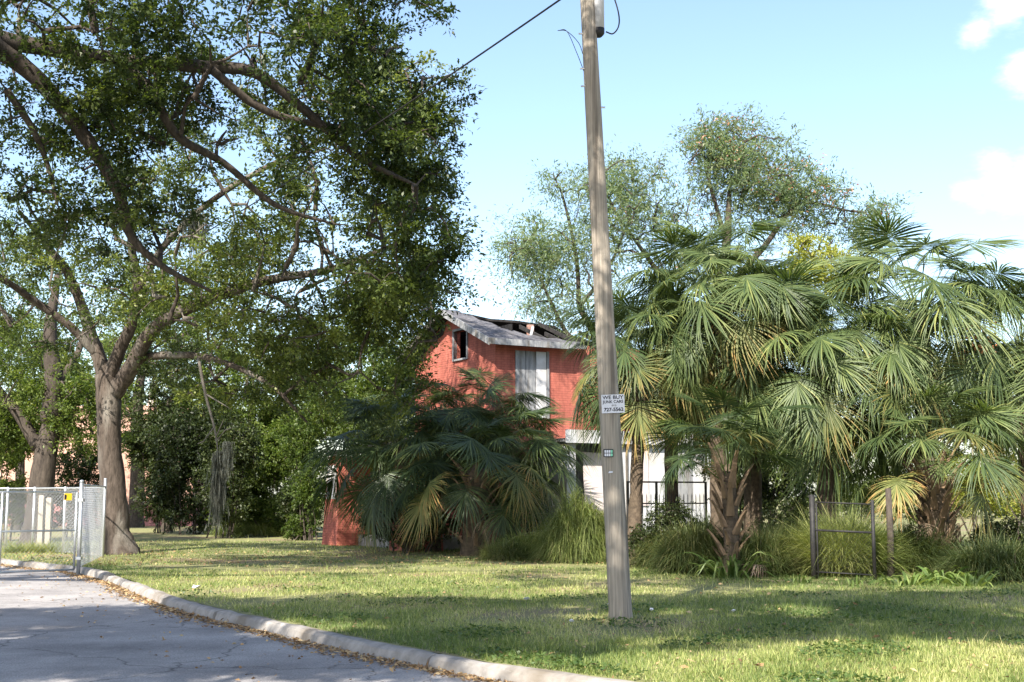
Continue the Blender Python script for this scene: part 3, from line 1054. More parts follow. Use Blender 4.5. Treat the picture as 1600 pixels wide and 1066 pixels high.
# ---------------------------------------------------------------- chain link fences
def mesh_wires(a, b, z0, z1, pitch, wr, parent, mat):
    """chain link between ground points a and b (local)"""
    a, b = Vector(a), Vector(b)
    w = (b - a).length
    d = (b - a).normalized()
    nrm = Vector((-d.y, d.x, 0))
    h = z1 - z0
    vs, fs = [], []
    for sgn in (1, -1):
        k = -int(h / pitch) - 1
        while k * pitch < w + h:
            s0 = k * pitch
            # line x = s0 + sgn*(z)  clipped to the panel
            pts_ = []
            for zz in (0, h):
                pts_.append((s0 + (zz if sgn > 0 else h - zz), zz))
            (xa, za), (xb, zb) = pts_
            lo, hi = 0.0, 1.0
            dx = xb - xa
            if abs(dx) > 1e-9:
                t0, t1 = (0 - xa) / dx, (w - xa) / dx
                if t0 > t1:
                    t0, t1 = t1, t0
                lo, hi = max(lo, t0), min(hi, t1)
            if hi - lo > 0.01:
                p = a + d * (xa + dx * lo) + Vector((0, 0, z0 + za + (zb - za) * lo)) + nrm * (0.002 * sgn)
                q = a + d * (xa + dx * hi) + Vector((0, 0, z0 + za + (zb - za) * hi)) + nrm * (0.002 * sgn)
                o = len(vs)
                for c in (p, q):
                    vs += [c + nrm * wr, c + Vector((0, 0, -wr)) - nrm * wr * 0.5, c + Vector((0, 0, wr)) - nrm * wr * 0.5]
                fs += [(o, o + 1, o + 4, o + 3), (o + 1, o + 2, o + 5, o + 4), (o + 2, o, o + 3, o + 5)]
            k += 1
    o = MB().add(vs, fs).build('wire_mesh', mat, parent)
    o['kind'] = 'stuff'
    return o


gp = gnd(122, 900, -0.12)
gl = gnd(2, 905, -0.12)
gl2 = gp + (gl - gp) * 2.2
gate = thing('chain_link_gate', 'galvanised chain link gate closed across the road', 'gate', gp)
w_ = gl2 - gp
u_ = w_.normalized()
for pp in (u_ * 0.10, w_ * 0.47, w_):
    MB().tube([pp + Vector((0, 0, 0.14)), pp + Vector((0, 0, 1.80))], 0.024, 8).build('stile', 'galvanised', gate, True)
for z in (0.14, 0.98, 1.80):
    MB().tube([u_ * 0.10 + Vector((0, 0, z)), w_ + Vector((0, 0, z))], 0.021, 8).build('rail', 'galvanised', gate, True)
mesh_wires(u_ * 0.12, w_, 0.15, 1.79, 0.085, 0.0022, gate, 'galvanised')
gpost = thing('gate_post', 'tall galvanised gate post standing in the gutter by the kerb', 'post', gp)
MB().tube([(0, 0, -0.1), (0, 0, 2.02)], 0.042, 10).build('tube', 'galvanised', gpost, True)
MB().tube([(0, 0, 2.02), (0, 0, 2.05), (0, 0, 2.07)], [0.05, 0.045, 0.015], 10).build('cap', 'galvanised', gpost, True)
MB().tube([(0, 0, -0.005), (0, 0, 0.03)], [0.11, 0.09], 12).build('footing', 'concrete', gpost)
for z in (0.35, 1.6):
    MB().box(-0.06, 0.06, -0.06, 0.06, z, z + 0.06).build('hinge', 'galvanised', gpost)

fpts = [gnd(160, 872), gnd(98, 866), gnd(50, 863), gnd(8, 861), gnd(-60, 858)]
fence = thing('chain_link_fence', 'galvanised chain link fence on the grass verge behind the gate', 'fence', fpts[0])
loc = [p - fpts[0] for p in fpts]
for i, p in enumerate(loc):
    MB().tube([p + Vector((0, 0, -0.1)), p + Vector((0, 0, 2.06 if i == 0 else 1.86))], 0.036, 8).build('post', 'galvanised', fence, True)
for p, q in zip(loc, loc[1:]):
    MB().tube([p + Vector((0, 0, 1.82)), q + Vector((0, 0, 1.82))], 0.020, 6).build('rail', 'galvanised', fence, True)
    mesh_wires(p, q, 0.05, 1.80, 0.085, 0.0024, fence, 'galvanised')
q = gp - fpts[0]
q.z = 0.0
MB().tube([q + Vector((0, 0, 1.84)), loc[0] + Vector((0, 0, 1.84))], 0.020, 6).build('rail', 'galvanised', fence, True)
mesh_wires(q + (loc[0] - q) * 0.02, loc[0], 0.05, 1.82, 0.085, 0.0022, fence, 'galvanised')
ys = gp + u_ * 0.30 + Vector((0.02, -0.05, 1.70))
yg = thing('warning_plate', 'small yellow plate with a black patch hung on the chain link gate', 'sign', ys, math.atan2(-u_.y, -u_.x))
MB().box(-0.085, 0.085, -0.012, -0.004, -0.075, 0.075).build('plate', 'sign_yellow', yg)
MB().prism([(-0.08, -0.0135, -0.07), (-0.035, -0.0135, -0.05), (-0.03, -0.0135, 0.03), (-0.08, -0.0135, 0.06)], (0, 0.001, 0)).build('mark', 'ink', yg)
for px, py, hh, lb in ((62, 860, 1.62, 'short grey timber post left of the pair behind the fence'), (74, 862, 1.55, 'short grey timber post right of the pair behind the fence')):
    g = gnd(px, py)
    o = MB().box(-0.07, 0.07, -0.07, 0.07, -0.2, hh - 0.03).prism([(-0.07, -0.07, hh - 0.03), (0.07, -0.07, hh - 0.03), (0.05, -0.05, hh), (-0.05, -0.05, hh)], (0, 0.10, 0)).build('timber_post', 'wood_post')
    o.location = g
    tag(o, lb, 'post', 'timber posts behind the fence')

# black chain link gate by the right palm
ga, gb = gnd(1272, 905), gnd(1367, 907)
bg = thing('garden_gate', 'black framed chain link garden gate standing in tall weeds', 'gate', ga)
wv = gb - ga
for p, h, r_ in ((Vector((0, 0, 0)), 1.62, 0.055), (wv, 1.52, 0.035), (wv * 0.07, 1.46, 0.018)):
    MB().tube([p + Vector((0, 0, -0.1)), p + Vector((0, 0, h))], r_, 8).build('post', 'black_iron', bg, True)
for z in (0.12, 0.92, 1.46):
    MB().tube([wv * 0.04 + Vector((0, 0, z + 0.02)), wv * 0.99 + Vector((0, 0, z - 0.02))], 0.022 if z == 0.92 else 0.014, 8).build('rail', 'black_iron', bg, True)
mesh_wires(wv * 0.06, wv * 0.98, 0.14, 1.45, 0.08, 0.0016, bg, 'black_iron')
g3 = gnd(1392, 903)
o = MB().tube([(0, 0, -0.1), (0.02, 0, 0.8), (0.01, 0, 1.75)], [0.075, 0.07, 0.06], 9, 0.05).build('fence_post', 'bark_dark', None, True)
o.location = g3
tag(o, 'dark round wooden post just right of the garden gate', 'post')

# black iron picket fence in front of the white extension
fa, fb = Vector((2.75, 30.6, 0)), Vector((4.75, 31.6, 0))
pf = thing('picket_fence', 'black iron picket fence in front of the white wall', 'fence', fa)
dv = fb - fa
for z in (0.35, 1.42):
    MB().tube([Vector((0, 0, z)), dv + Vector((0, 0, z))], 0.018, 6).build('rail', 'black_iron', pf)
MB().tube([(0, 0, 1.93), dv + Vector((0, 0, 1.93))], 0.022, 6).build('rail', 'black_iron', pf)
for i in range(19):
    p = dv * ((i + 0.5) / 19)
    MB().tube([p + Vector((0, 0, 0.05)), p + Vector((0, 0, 1.60)), p + Vector((0, 0, 1.66))], [0.010, 0.010, 0.002], 5).build('picket', 'black_iron', pf)
for t in (0.0, 0.36, 1.0):
    MB().tube([dv * t + Vector((0, 0, -0.1)), dv * t + Vector((0, 0, 1.95))], 0.032, 8).build('post', 'black_iron', pf)

# ---------------------------------------------------------------- palms
FROND = {}


def frond_mesh(elev, style, variant):
    """fan leaf at azimuth +X: petiole leaving the crown at angle elev (degrees), blade bent by its own weight"""
    key = (elev, style, variant)
    if key in FROND:
        return FROND[key]
    r = np.random.default_rng(abs(hash((elev, variant, len(style)))) % 99991)
    dead = style == 'palm_leaf_dead'
    PL = r.uniform(1.35, 1.7) if not dead else r.uniform(0.9, 1.3)
    RB = r.uniform(1.05, 1.25) if not dead else 0.95
    e = R(elev)
    pos = np.array([0.0, 0, 0])
    pts, tang = [pos.copy()], []
    n = 8
    bend = R(20 if not dead else 12)
    for i in range(n):
        ee = e - bend * ((i + 1) / n) ** 1.5
        t = np.array([math.cos(ee), 0, math.sin(ee)])
        pos = pos + t * PL / n
        pts.append(pos.copy())
        tang.append(t)
    V, F, var, mi = [], [], [], []
    # petiole, flattened
    for i, p in enumerate(pts):
        t = tang[min(i, n - 1)]
        s = np.array([0, 1.0, 0])
        nn = np.cross(t, s)
        wd = 0.045 - 0.028 * (i / n) ** 0.5
        V += [p + s * wd * 0.6, p - nn * wd * 0.35, p - s * wd * 0.6, p + nn * wd * 0.35]
    for i in range(n):
        for q in range(4):
            F.append((4 * i + q, 4 * i + (q + 1) % 4, 4 * i + 4 + (q + 1) % 4, 4 * i + 4 + q))
            var.append(0.75 if not dead else 0.5)
    # costa and segments
    ee0 = e - bend
    LC = 0.42 * RB
    N = 60 if not dead else 30
    spread = R(140) if not dead else R(95)
    twist = r.normal() * 0.25
    droopk = r.uniform(0.15, 1.15) * (1.15 - 0.75 * max(0.0, min(1.0, elev / 80.0)))
    half = r.uniform(0.72, 1.0)
    yel = style == 'palm_leaf_yellow'
    for k in range(N):
        phi = (-spread + 2 * spread * (k + 0.5) / N) * half + r.normal() * 0.03
        f = max(0.0, math.cos(phi * 0.5)) ** 2
        sc_ = f * LC
        dr = R(44) * (sc_ / LC) ** 1.3 * (1 if not dead else 0.4)
        base = np.array(pts[-1])
        m = 5
        for q in range(m):
            a_ = ee0 - dr * ((q + 0.5) / m)
            base = base + np.array([math.cos(a_), 0, math.sin(a_)]) * sc_ / m
        a_ = ee0 - dr
        T = np.array([math.cos(a_), 0, math.sin(a_)])
        S = np.array([0, 1.0, 0])
        Nn = np.cross(S, T) * -1.0            # points to the upper side
        if Nn[2] < 0 and abs(elev) < 90:
            Nn = -Nn
        fold = 0.02 - 0.22 * abs(math.sin(phi)) + (0.12 if not dead else -0.5) * r.normal() * 0.5
        D = T * math.cos(phi) + S * math.sin(phi) + Nn * fold + S * twist * 0.1
        D /= np.linalg.norm(D)
        lat = -T * math.sin(phi) + S * math.cos(phi)
        lat = lat - D * np.dot(lat, D)
        lat /= np.linalg.norm(lat)
        up = np.cross(D, lat)
        Ls = RB * (0.80 + 0.20 * math.cos(phi)) * r.uniform(0.9, 1.06) - sc_ * 0.25
        td_ = droopk * r.uniform(0.2, 2.4)
        g = droopk * (0.10 + 0.28 * r.random()) if not dead else 0.9
        tipb = r.normal() * 0.12
        stn = [0, 0.28, 0.52, 0.70, 0.86, 1.0]
        wid = [0.008, 0.029, 0.034, 0.026, 0.014, 0.001]
        if dead:
            wid = [0.008, 0.028, 0.032, 0.026, 0.016, 0.001]
        o = len(V)
        for s_, w in zip(stn, wid):
            p = base + D * (Ls * s_) + lat * tipb * s_ ** 3
            p = p + np.array([0, 0, -g * Ls * max(0.0, s_ - 0.18) ** 2.3])
            if not dead:
                p = p + np.array([0, 0, -td_ * Ls * max(0.0, s_ - 0.55) ** 2])
            if dead:
                p = p * np.array([1 - 0.35 * s_, 1 - 0.4 * s_, 1])
            V += [p - lat * w * 0.5, p + up * w * 0.30, p + lat * w * 0.5]
        vv = np.clip(r.normal(0.42, 0.22), 0, 1)
        for q in range(5):
            F += [(o + 3 * q, o + 3 * q + 1, o + 3 * q + 4, o + 3 * q + 3), (o + 3 * q + 1, o + 3 * q + 2, o + 3 * q + 5, o + 3 * q + 4)]
            tipv = min(1.0, vv + (0.30 if q == 4 else 0.12 if q == 3 else 0) * r.random())
            if yel:
                tipv = min(1.0, max(0.0, vv - 0.35 + 0.2 * q * r.uniform(0.3, 1.3)))
            var += [tipv, tipv]
    me_ = npmesh('frond', np.array(V), np.array(F), style, np.array(var))
    FROND[key] = me_
    return me_


def boot_mesh():
    vs, fs = [], []
    # split old leaf base: a flat tapering Y
    for s_, w, th, x in ((0, 0.11, 0.05, 0), (0.18, 0.075, 0.04, 0.05), (0.34, 0.05, 0.028, 0.12), (0.44, 0.035, 0.02, 0.18)):
        vs += [(x, -w / 2, s_), (x, w / 2, s_), (x + th, w / 2 * 0.8, s_), (x + th, -w / 2 * 0.8, s_)]
    for i in range(3):
        for q in range(4):
            fs.append((4 * i + q, 4 * i + (q + 1) % 4, 4 * i + 4 + (q + 1) % 4, 4 * i + 4 + q))
    fs += [(3, 2, 1, 0), (12, 13, 14, 15)]
    me_ = bpy.data.meshes.new('leaf_base')
    me_.from_pydata(vs, [], fs)
    me_.materials.append(M['palm_boot'])
    return me_


BOOT = boot_mesh()


def make_palm(label, base, height, lean=(0, 0), n_fronds=30, scale=1.0, seed=1, trunk_r=0.22, style='palm_leaf', yellow=0.12, dead=4,
              boots=0, emin=-28, group='fan palms round the house', petiole=None):
    r = random.Random(seed)
    t = thing('fan_palm', label, 'palm', base, 0, group)
    topp = Vector((lean[0], lean[1], height))
    pts = [Vector((0, 0, -0.15)), Vector((lean[0] * 0.25, lean[1] * 0.25, height * 0.35)), Vector((lean[0] * 0.6, lean[1] * 0.6, height * 0.7)), topp, topp + Vector((0, 0, 0.25))]
    p, q = smooth_path(pts, [trunk_r * 1.25, trunk_r, trunk_r * 0.95, trunk_r * 0.9, trunk_r * 0.35], 5)
    MB().tube(p, q, 14, 0.09, r).build('trunk', 'palm_trunk', t, True)
    for i in range(boots):
        s_ = (i + 0.5) / boots
        a = i * 2.39996
        c = Vector((lean[0] * s_, lean[1] * s_, 0.1 + (height - 0.15) * s_))
        o = link('leaf_base', BOOT, t)
        rd = trunk_r * 0.82
        o.location = c + Vector((math.cos(a) * rd, math.sin(a) * rd, 0))
        o.rotation_euler = (0, R(r.uniform(2, 26)), a)
        k = r.uniform(0.85, 1.5)
        o.scale = (k, k * 1.2, k * (0.8 + 0.5 * s_))
    for i in range(n_fronds):
        s_ = (i + 0.5) / n_fronds
        elev = 84 - (84 - emin) * s_ ** 1.05 + r.uniform(-7, 7)
        eb = int(round(elev / 12.0) * 12)
        st = 'palm_leaf_yellow' if (s_ > 0.55 and r.random() < yellow * 1.6) else style
        o = link('frond', frond_mesh(eb, st, r.randrange(4)), t)
        a = i * 2.39996 + r.uniform(-0.3, 0.3) + seed
        o.location = topp + Vector((math.cos(a) * trunk_r * 0.4, math.sin(a) * trunk_r * 0.4, 0.15 - 0.35 * s_))
        o.rotation_euler = (r.uniform(-0.6, 0.6), r.uniform(-0.12, 0.12), a)
        k = scale * (r.uniform(0.62, 1.0) if r.random() < 0.35 else r.uniform(0.9, 1.15))
        o.scale = (k, k, k)
    for i in range(dead):
        o = link('dead_frond', frond_mesh(-60 - 12 * r.randrange(2), 'palm_leaf_dead', r.randrange(4)), t)
        a = i * 2.4 + seed * 1.7
        o.location = topp + Vector((math.cos(a) * trunk_r * 0.6, math.sin(a) * trunk_r * 0.6, -0.2))
        o.rotation_euler = (r.uniform(-0.2, 0.2), 0, a)
        o.scale = (scale * 0.9,) * 3
    return t


# clump left of the pole, in front of the house
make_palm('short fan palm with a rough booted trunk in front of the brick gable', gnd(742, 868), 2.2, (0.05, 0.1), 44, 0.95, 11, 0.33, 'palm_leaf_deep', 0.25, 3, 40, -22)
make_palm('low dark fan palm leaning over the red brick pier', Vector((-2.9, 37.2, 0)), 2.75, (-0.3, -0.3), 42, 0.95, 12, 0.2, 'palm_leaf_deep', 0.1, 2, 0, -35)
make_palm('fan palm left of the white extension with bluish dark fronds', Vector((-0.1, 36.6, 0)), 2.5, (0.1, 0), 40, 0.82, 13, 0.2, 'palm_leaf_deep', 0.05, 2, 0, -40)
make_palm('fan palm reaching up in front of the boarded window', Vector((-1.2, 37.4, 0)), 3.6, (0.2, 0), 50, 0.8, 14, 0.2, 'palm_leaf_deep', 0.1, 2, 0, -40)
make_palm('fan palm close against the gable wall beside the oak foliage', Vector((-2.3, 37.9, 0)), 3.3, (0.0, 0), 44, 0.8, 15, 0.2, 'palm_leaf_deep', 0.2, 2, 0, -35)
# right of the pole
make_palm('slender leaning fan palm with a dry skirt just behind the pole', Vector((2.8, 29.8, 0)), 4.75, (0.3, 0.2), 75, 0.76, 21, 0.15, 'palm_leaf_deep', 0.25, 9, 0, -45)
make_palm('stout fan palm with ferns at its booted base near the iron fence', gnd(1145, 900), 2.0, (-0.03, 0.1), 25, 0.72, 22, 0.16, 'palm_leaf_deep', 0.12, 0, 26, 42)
make_palm('tallest fan palm with yellowing fronds behind the booted palm', Vector((4.7, 29.4, 0)), 5.9, (0.15, 0), 80, 0.90, 23, 0.2, 'palm_leaf', 0.2, 14, 0, -60)
make_palm('bushy fan palm above the garden gate', Vector((7.0, 28.8, 0)), 4.5, (0.05, 0), 72, 0.97, 24, 0.2, 'palm_leaf', 0.1, 9, 0, -45)
make_palm('broad fan palm on a shaggy cone of old leaf bases at right', gnd(1472, 893), 2.2, (-0.15, 0.1), 42, 0.85, 25, 0.27, 'palm_leaf', 0.25, 5, 48, 5)
make_palm('tall pale green fan palm rising behind the shaggy right palm', Vector((9.3, 28.9, 0)), 5.5, (0.0, 0), 70, 0.97, 26, 0.2, 'palm_leaf', 0.1, 9, 0, -45)
make_palm('rightmost fan palm cut by the edge of the picture', Vector((11.8, 29.4, 0)), 4.8, (0.0, 0), 55, 0.95, 27, 0.2, 'palm_leaf', 0.1, 3, 0, -45)
make_palm('fan palm half hidden between the yellowing palm and the bushy one', Vector((5.7, 30.6, 0)), 4.9, (0.1, 0), 70, 0.95, 28, 0.2, 'palm_leaf', 0.15, 8, 0, -50)
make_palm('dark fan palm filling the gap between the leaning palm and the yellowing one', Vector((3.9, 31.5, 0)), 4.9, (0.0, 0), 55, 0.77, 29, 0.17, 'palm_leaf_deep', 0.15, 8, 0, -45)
# fruit stalks hanging in the right-hand palms
for i, (px, py, d, lb) in enumerate(((1385, 560, 27.8, 'brown fruit stalk hanging left of the tall pale palm'), (1530, 515, 27.6, 'brown fruit stalk hanging among the right palm fronds'))):
    r = random.Random(i + 40)
    c = at(px, py, d)
    t = thing('fruit_stalk', lb, 'fruit', c, 0, 'palm fruit stalks')
    MB().tube([(0, 0.5, 0.35), (0, 0.2, 0.3), (0, 0, 0.0), (0, -0.05, -0.5)], [0.02, 0.018, 0.014, 0.006], 6).build('stalk', 'palm_boot', t)
    mb = MB()
    for k in range(90):
        b = Vector((r.gauss(0, 0.16), r.gauss(0, 0.14) - 0.02, r.uniform(-0.55, 0.15)))
        z = r.uniform(0.02, 0.035)
        mb.add([b + Vector((z, 0, 0)), b + Vector((-z, 0, 0)), b + Vector((0, z, 0)), b + Vector((0, -z, 0)), b + Vector((0, 0, z)), b + Vector((0, 0, -z))],
               [(0, 2, 4), (2, 1, 4), (1, 3, 4), (3, 0, 4), (2, 0, 5), (1, 2, 5), (3, 1, 5), (0, 3, 5)])
    o = mb.build('berries', 'fruit', t)
    o['kind'] = 'stuff'
# fallen frond
df = link('fallen_frond', frond_mesh(0, 'palm_leaf_dead', 0))
tag(df, 'dry grey brown palm frond lying on the ground below the booted palm', 'frond')
df.location = gnd(1120, 905) + Vector((0, 0, 0.22))
df.rotation_euler = (0, R(-8), R(8))
df.scale = (0.7, 0.8, 0.35)

# ---------------------------------------------------------------- trees
ob = gnd(185, 866)
D1 = ob.y
make_tree('live_oak', 'big live oak with thick forked trunk beside the chain link gate', 'tree', ob, [
    ([ob + Vector((0.02, 0, -0.3)), ob + Vector((0, 0, 0.05)), ob + Vector((-0.12, 0, 0.6)), at(178, 780, D1), at(171, 700, D1), at(170, 630, D1), at(165, 585, D1)], [0.78, 0.56, 0.41, 0.36, 0.33, 0.34, 0.30], 'trunk'),
    ([at(165, 590, D1), at(150, 545, D1), at(128, 480, D1 - 0.2), at(105, 425, D1 - 0.5), at(70, 380, D1 - 1), at(30, 330, D1 - 2)], [0.234, 0.187, 0.148, 0.125, 0.094, 0.047], 'limb'),
    ([at(152, 555, D1), at(110, 510, D1 - 0.5), at(60, 475, D1 - 1), at(10, 440, D1 - 2), at(-60, 400, D1 - 3)], [0.133, 0.117, 0.101, 0.086, 0.047], 'limb'),
    ([at(170, 590, D1), at(188, 545, D1 - 0.3), at(208, 500, D1 - 0.8), at(215, 440, D1 - 1.2), at(205, 370, D1 - 1.6), at(230, 270, D1 - 2)], [0.211, 0.179, 0.148, 0.133, 0.109, 0.055], 'limb'),
    ([at(178, 615, D1), at(205, 575, D1 - 0.4), at(240, 515, D1 - 1.2), at(310, 475, D1 - 2.2), at(410, 440, D1 - 3), at(520, 420, D1 - 4), at(620, 380, D1 - 4)], [0.257, 0.234, 0.195, 0.156, 0.125, 0.086, 0.039], 'limb'),
    ([at(210, 560, D1), at(260, 555, D1 - 1), at(330, 560, D1 - 2), at(420, 600, D1 - 2.5), at(480, 660, D1 - 2.5)], [0.125, 0.101, 0.086, 0.062, 0.031], 'limb'),
    ([at(215, 455, D1 - 1.2), at(260, 380, D1 - 1.5), at(350, 300, D1 - 2), at(480, 230, D1 - 2), at(600, 180, D1 - 2)], [0.101, 0.094, 0.078, 0.062, 0.031], 'limb'),
], [((-3.9, 31, 8.3), (2.6, 3.5, 3.0), 1.5), ((-4.3, 32, 5.4), (2.3, 3.0, 1.5), 0.75), ((-6.9, 32, 6.4), (3.0, 3.6, 1.8), 0.9), ((-9.5, 34, 8.6), (4.2, 4.0, 2.8), 1.4), ((-13.5, 35, 6.9), (2.8, 3, 1.8), 0.6), ((-7.5, 35.5, 5.0), (2.4, 2.0, 1.2), 0.5), ((-2.6, 31.5, 6.4), (1.3, 2.0, 1.3), 0.4), (tuple(at(612, 585, 34)), (0.8, 1.4, 1.1), 0.22), ((-7, 34, 12.5), (5, 4, 2), 0.6), ((-3.4, 31.5, 11.6), (2.2, 2.6, 1.6), 0.55)],
    101, 'leaf_oak', 'bark', 90, 1400, 150, 0.11, 0.58, gap=2.8, r0=0.10, bias=0.6)

o2 = Vector((-16.0, 19.0, -0.14))
make_tree('live_oak', 'second live oak whose long dark limbs reach in from the upper left', 'tree', o2, [
    ([o2 + Vector((0, 0, -0.2)), o2 + Vector((0, 0, 0.3)), o2 + Vector((0.2, 0.1, 2.5)), o2 + Vector((0.6, 0.3, 5.0)), o2 + Vector((1.4, 0.6, 7.0))], [0.95, 0.75, 0.6, 0.55, 0.42], 'trunk'),
    ([o2 + Vector((1.2, 0.5, 6.6)), at(-250, 40, 20), at(-80, 30, 21), at(0, 78, 22), at(60, 125, 22.5), at(130, 210, 23), at(185, 300, 23.5), at(205, 370, 24), at(260, 420, 24.5), at(330, 455, 25)], [0.281, 0.234, 0.203, 0.179, 0.156, 0.133, 0.109, 0.086, 0.062, 0.031], 'limb'),
    ([at(-80, 30, 21), at(0, 62, 22), at(90, 78, 22.5), at(200, 95, 23), at(320, 105, 23.5), at(400, 115, 24), at(480, 175, 24.5), at(560, 245, 25), at(650, 290, 25.5)], [0.187, 0.164, 0.148, 0.133, 0.125, 0.109, 0.094, 0.070, 0.031], 'limb'),
    ([at(195, 97, 23), at(240, 150, 23.2), at(280, 215, 23.5), at(350, 255, 24), at(430, 320, 24.5), at(520, 350, 25)], [0.101, 0.094, 0.086, 0.070, 0.055, 0.023], 'limb'),
    ([at(330, 108, 23.5), at(400, 165, 24), at(470, 190, 24.5), at(560, 200, 25), at(660, 190, 25.5)], [0.086, 0.078, 0.070, 0.055, 0.023], 'limb'),
    ([at(470, 130, 24.3), at(500, 60, 24.6), at(540, 5, 25), at(600, -70, 25)], [0.070, 0.070, 0.062, 0.031], 'limb'),
    ([at(10, 140, 22), at(50, 200, 22.5), at(75, 260, 23), at(90, 320, 23)], [0.070, 0.062, 0.047, 0.023], 'limb'),
    ([o2 + Vector((1.4, 0.6, 7.0)), o2 + Vector((3, -2, 9.5)), o2 + Vector((6, -4, 11.0)), o2 + Vector((9, -4, 12))], [0.281, 0.218, 0.156, 0.062], 'limb'),
    ([o2 + Vector((1.4, 0.6, 7.0)), o2 + Vector((0, 2, 10)), o2 + Vector((0, 4, 13))], [0.257, 0.172, 0.078], 'limb'),
], [((-2.4, 25, 9.6), (1.4, 2.6, 2.4), 0.9), ((-5.2, 24, 9.8), (3.0, 3.0, 2.0), 1.0), ((-8.3, 23, 10.0), (3.2, 3.2, 1.8), 0.8), ((-2.3, 26, 7.2), (1.2, 2.2, 1.7), 0.6), ((-8.5, 24, 7.6), (2.6, 2.0, 1.5), 0.55), ((-12, 18, 12.5), (6, 6, 2.2), 0.9), ((-6, 22, 13.0), (4.5, 4.5, 1.6), 0.6), ((-1.6, 12.2, 12.4), (3.6, 4.6, 1.2), 1.0)],
    102, 'leaf_oak', 'bark_dark', 90, 1400, 145, 0.105, 0.52, gap=2.5, bias=0.6, r0=0.09, group=None)

# street trees on the near side of the crossing, which shade the road and lawn
for i, (b, cen, rad, ncl, lb) in enumerate((
        ((-9.5, -2.0, -0.14), (-7.6, 6.0, 9.9), (5.8, 4.2, 1.5), 720, 'leafy street oak standing left of the viewpoint, shading the road'),
        ((11.5, -5.0, -0.14), (2.6, 6.6, 10.8), (6.6, 4.6, 1.5), 760, 'open crowned street oak right of the viewpoint, dappling the lawn'))):
    b = Vector(b)
    c = Vector(cen)
    make_tree('street_oak', lb, 'tree', b, [
        ([b + Vector((0, 0, -0.2)), b + Vector((0, 0.1, 2)), b.lerp(c, 0.3) + Vector((0, 0, 2.0))], [0.5, 0.4, 0.3], 'trunk'),
        ([b.lerp(c, 0.3) + Vector((0, 0, 2.0)), b.lerp(c, 0.6) + Vector((0, 0, 1.8)), c, c + Vector((1.5, 2.5, 0.3))], [0.28, 0.2, 0.12, 0.05], 'limb'),
        ([b.lerp(c, 0.45) + Vector((0, 0, 1.9)), c + Vector((-2.5, 0, 0.5))], [0.16, 0.05], 'limb'),
        ([b.lerp(c, 0.5) + Vector((0, 0, 1.9)), c + Vector((2.5, -1, 0.5))], [0.16, 0.05], 'limb'),
    ], [(cen, rad, 1)], 110 + i, 'leaf_oak', 'bark', 25, ncl, 240, 0.16, 0.66, gap=2.1 + 0.6 * i, flat=0.5)

# trees behind
tl = gnd(52, 852)
make_tree('background_oak', 'leaning dark trunked oak behind the left end of the fence', 'tree', tl, [
    ([tl + Vector((0, 0, -0.2)), tl + Vector((0.1, 0, 0.5)), at(70, 720, tl.y), at(85, 640, tl.y)], [0.60, 0.46, 0.38, 0.28], 'trunk'),
    ([at(80, 660, tl.y), at(84, 590, tl.y - 0.3), at(78, 520, tl.y - 0.5), at(90, 430, tl.y - 0.5)], [0.36, 0.30, 0.22, 0.10], 'limb'),
    ([at(60, 700, tl.y), at(30, 650, tl.y), at(-10, 600, tl.y), at(-40, 540, tl.y)], [0.22, 0.18, 0.14, 0.06], 'limb'),
    ([at(88, 600, tl.y - 0.3), at(120, 555, tl.y), at(135, 500, tl.y)], [0.14, 0.12, 0.05], 'limb'),
], [((-17.2, 43, 5.6), (2.8, 2.5, 2.6), 1.0), ((-14.6, 43, 4.6), (1.8, 2.0, 1.5), 0.7), ((-17.5, 43, 3.6), (1.6, 1.6, 0.9), 0.3), ((-18.5, 44, 9.5), (3.0, 3.0, 2.2), 0.6)], 103, 'leaf_lush', 'bark_dark', 24, 380, 140, 0.12, 0.6, gap=0.6)
ts = gnd(212, 824)
make_tree('slim_tree', 'slim dark trunk standing between the big oak and the hedge', 'tree', ts, [
    ([ts + Vector((0, 0, -0.2)), ts + Vector((0, 0, 0.4)), at(215, 740, ts.y), at(214, 640, ts.y), at(225, 560, ts.y)], [0.5, 0.42, 0.36, 0.30, 0.16], 'trunk'),
    ([at(214, 690, ts.y), at(240, 650, ts.y), at(290, 625, ts.y)], [0.14, 0.11, 0.05], 'limb'),
], [((-18.0, 66, 11.5), (4.5, 3, 3.5), 1.0), ((-16.5, 66, 6.0), (2.6, 2, 1.6), 0.35)], 104, 'leaf_lush', 'bark_dark', 14, 170, 120, 0.17, 0.8, gap=0.6)
tp_ = gnd(238, 818)
make_tree('pale_tree', 'pale grey trunk far behind the slim dark tree', 'tree', tp_, [
    ([tp_ + Vector((0, 0, -0.2)), tp_ + Vector((0, 0, 0.4)), at(237, 760, tp_.y), at(232, 690, tp_.y), at(240, 600, tp_.y)], [0.62, 0.52, 0.42, 0.36, 0.2], 'trunk'),
], [((-21, 75, 11), (4, 3, 3.5), 1.0)], 105, 'leaf_lush', 'bark_pale', 10, 110, 120, 0.19, 0.9)

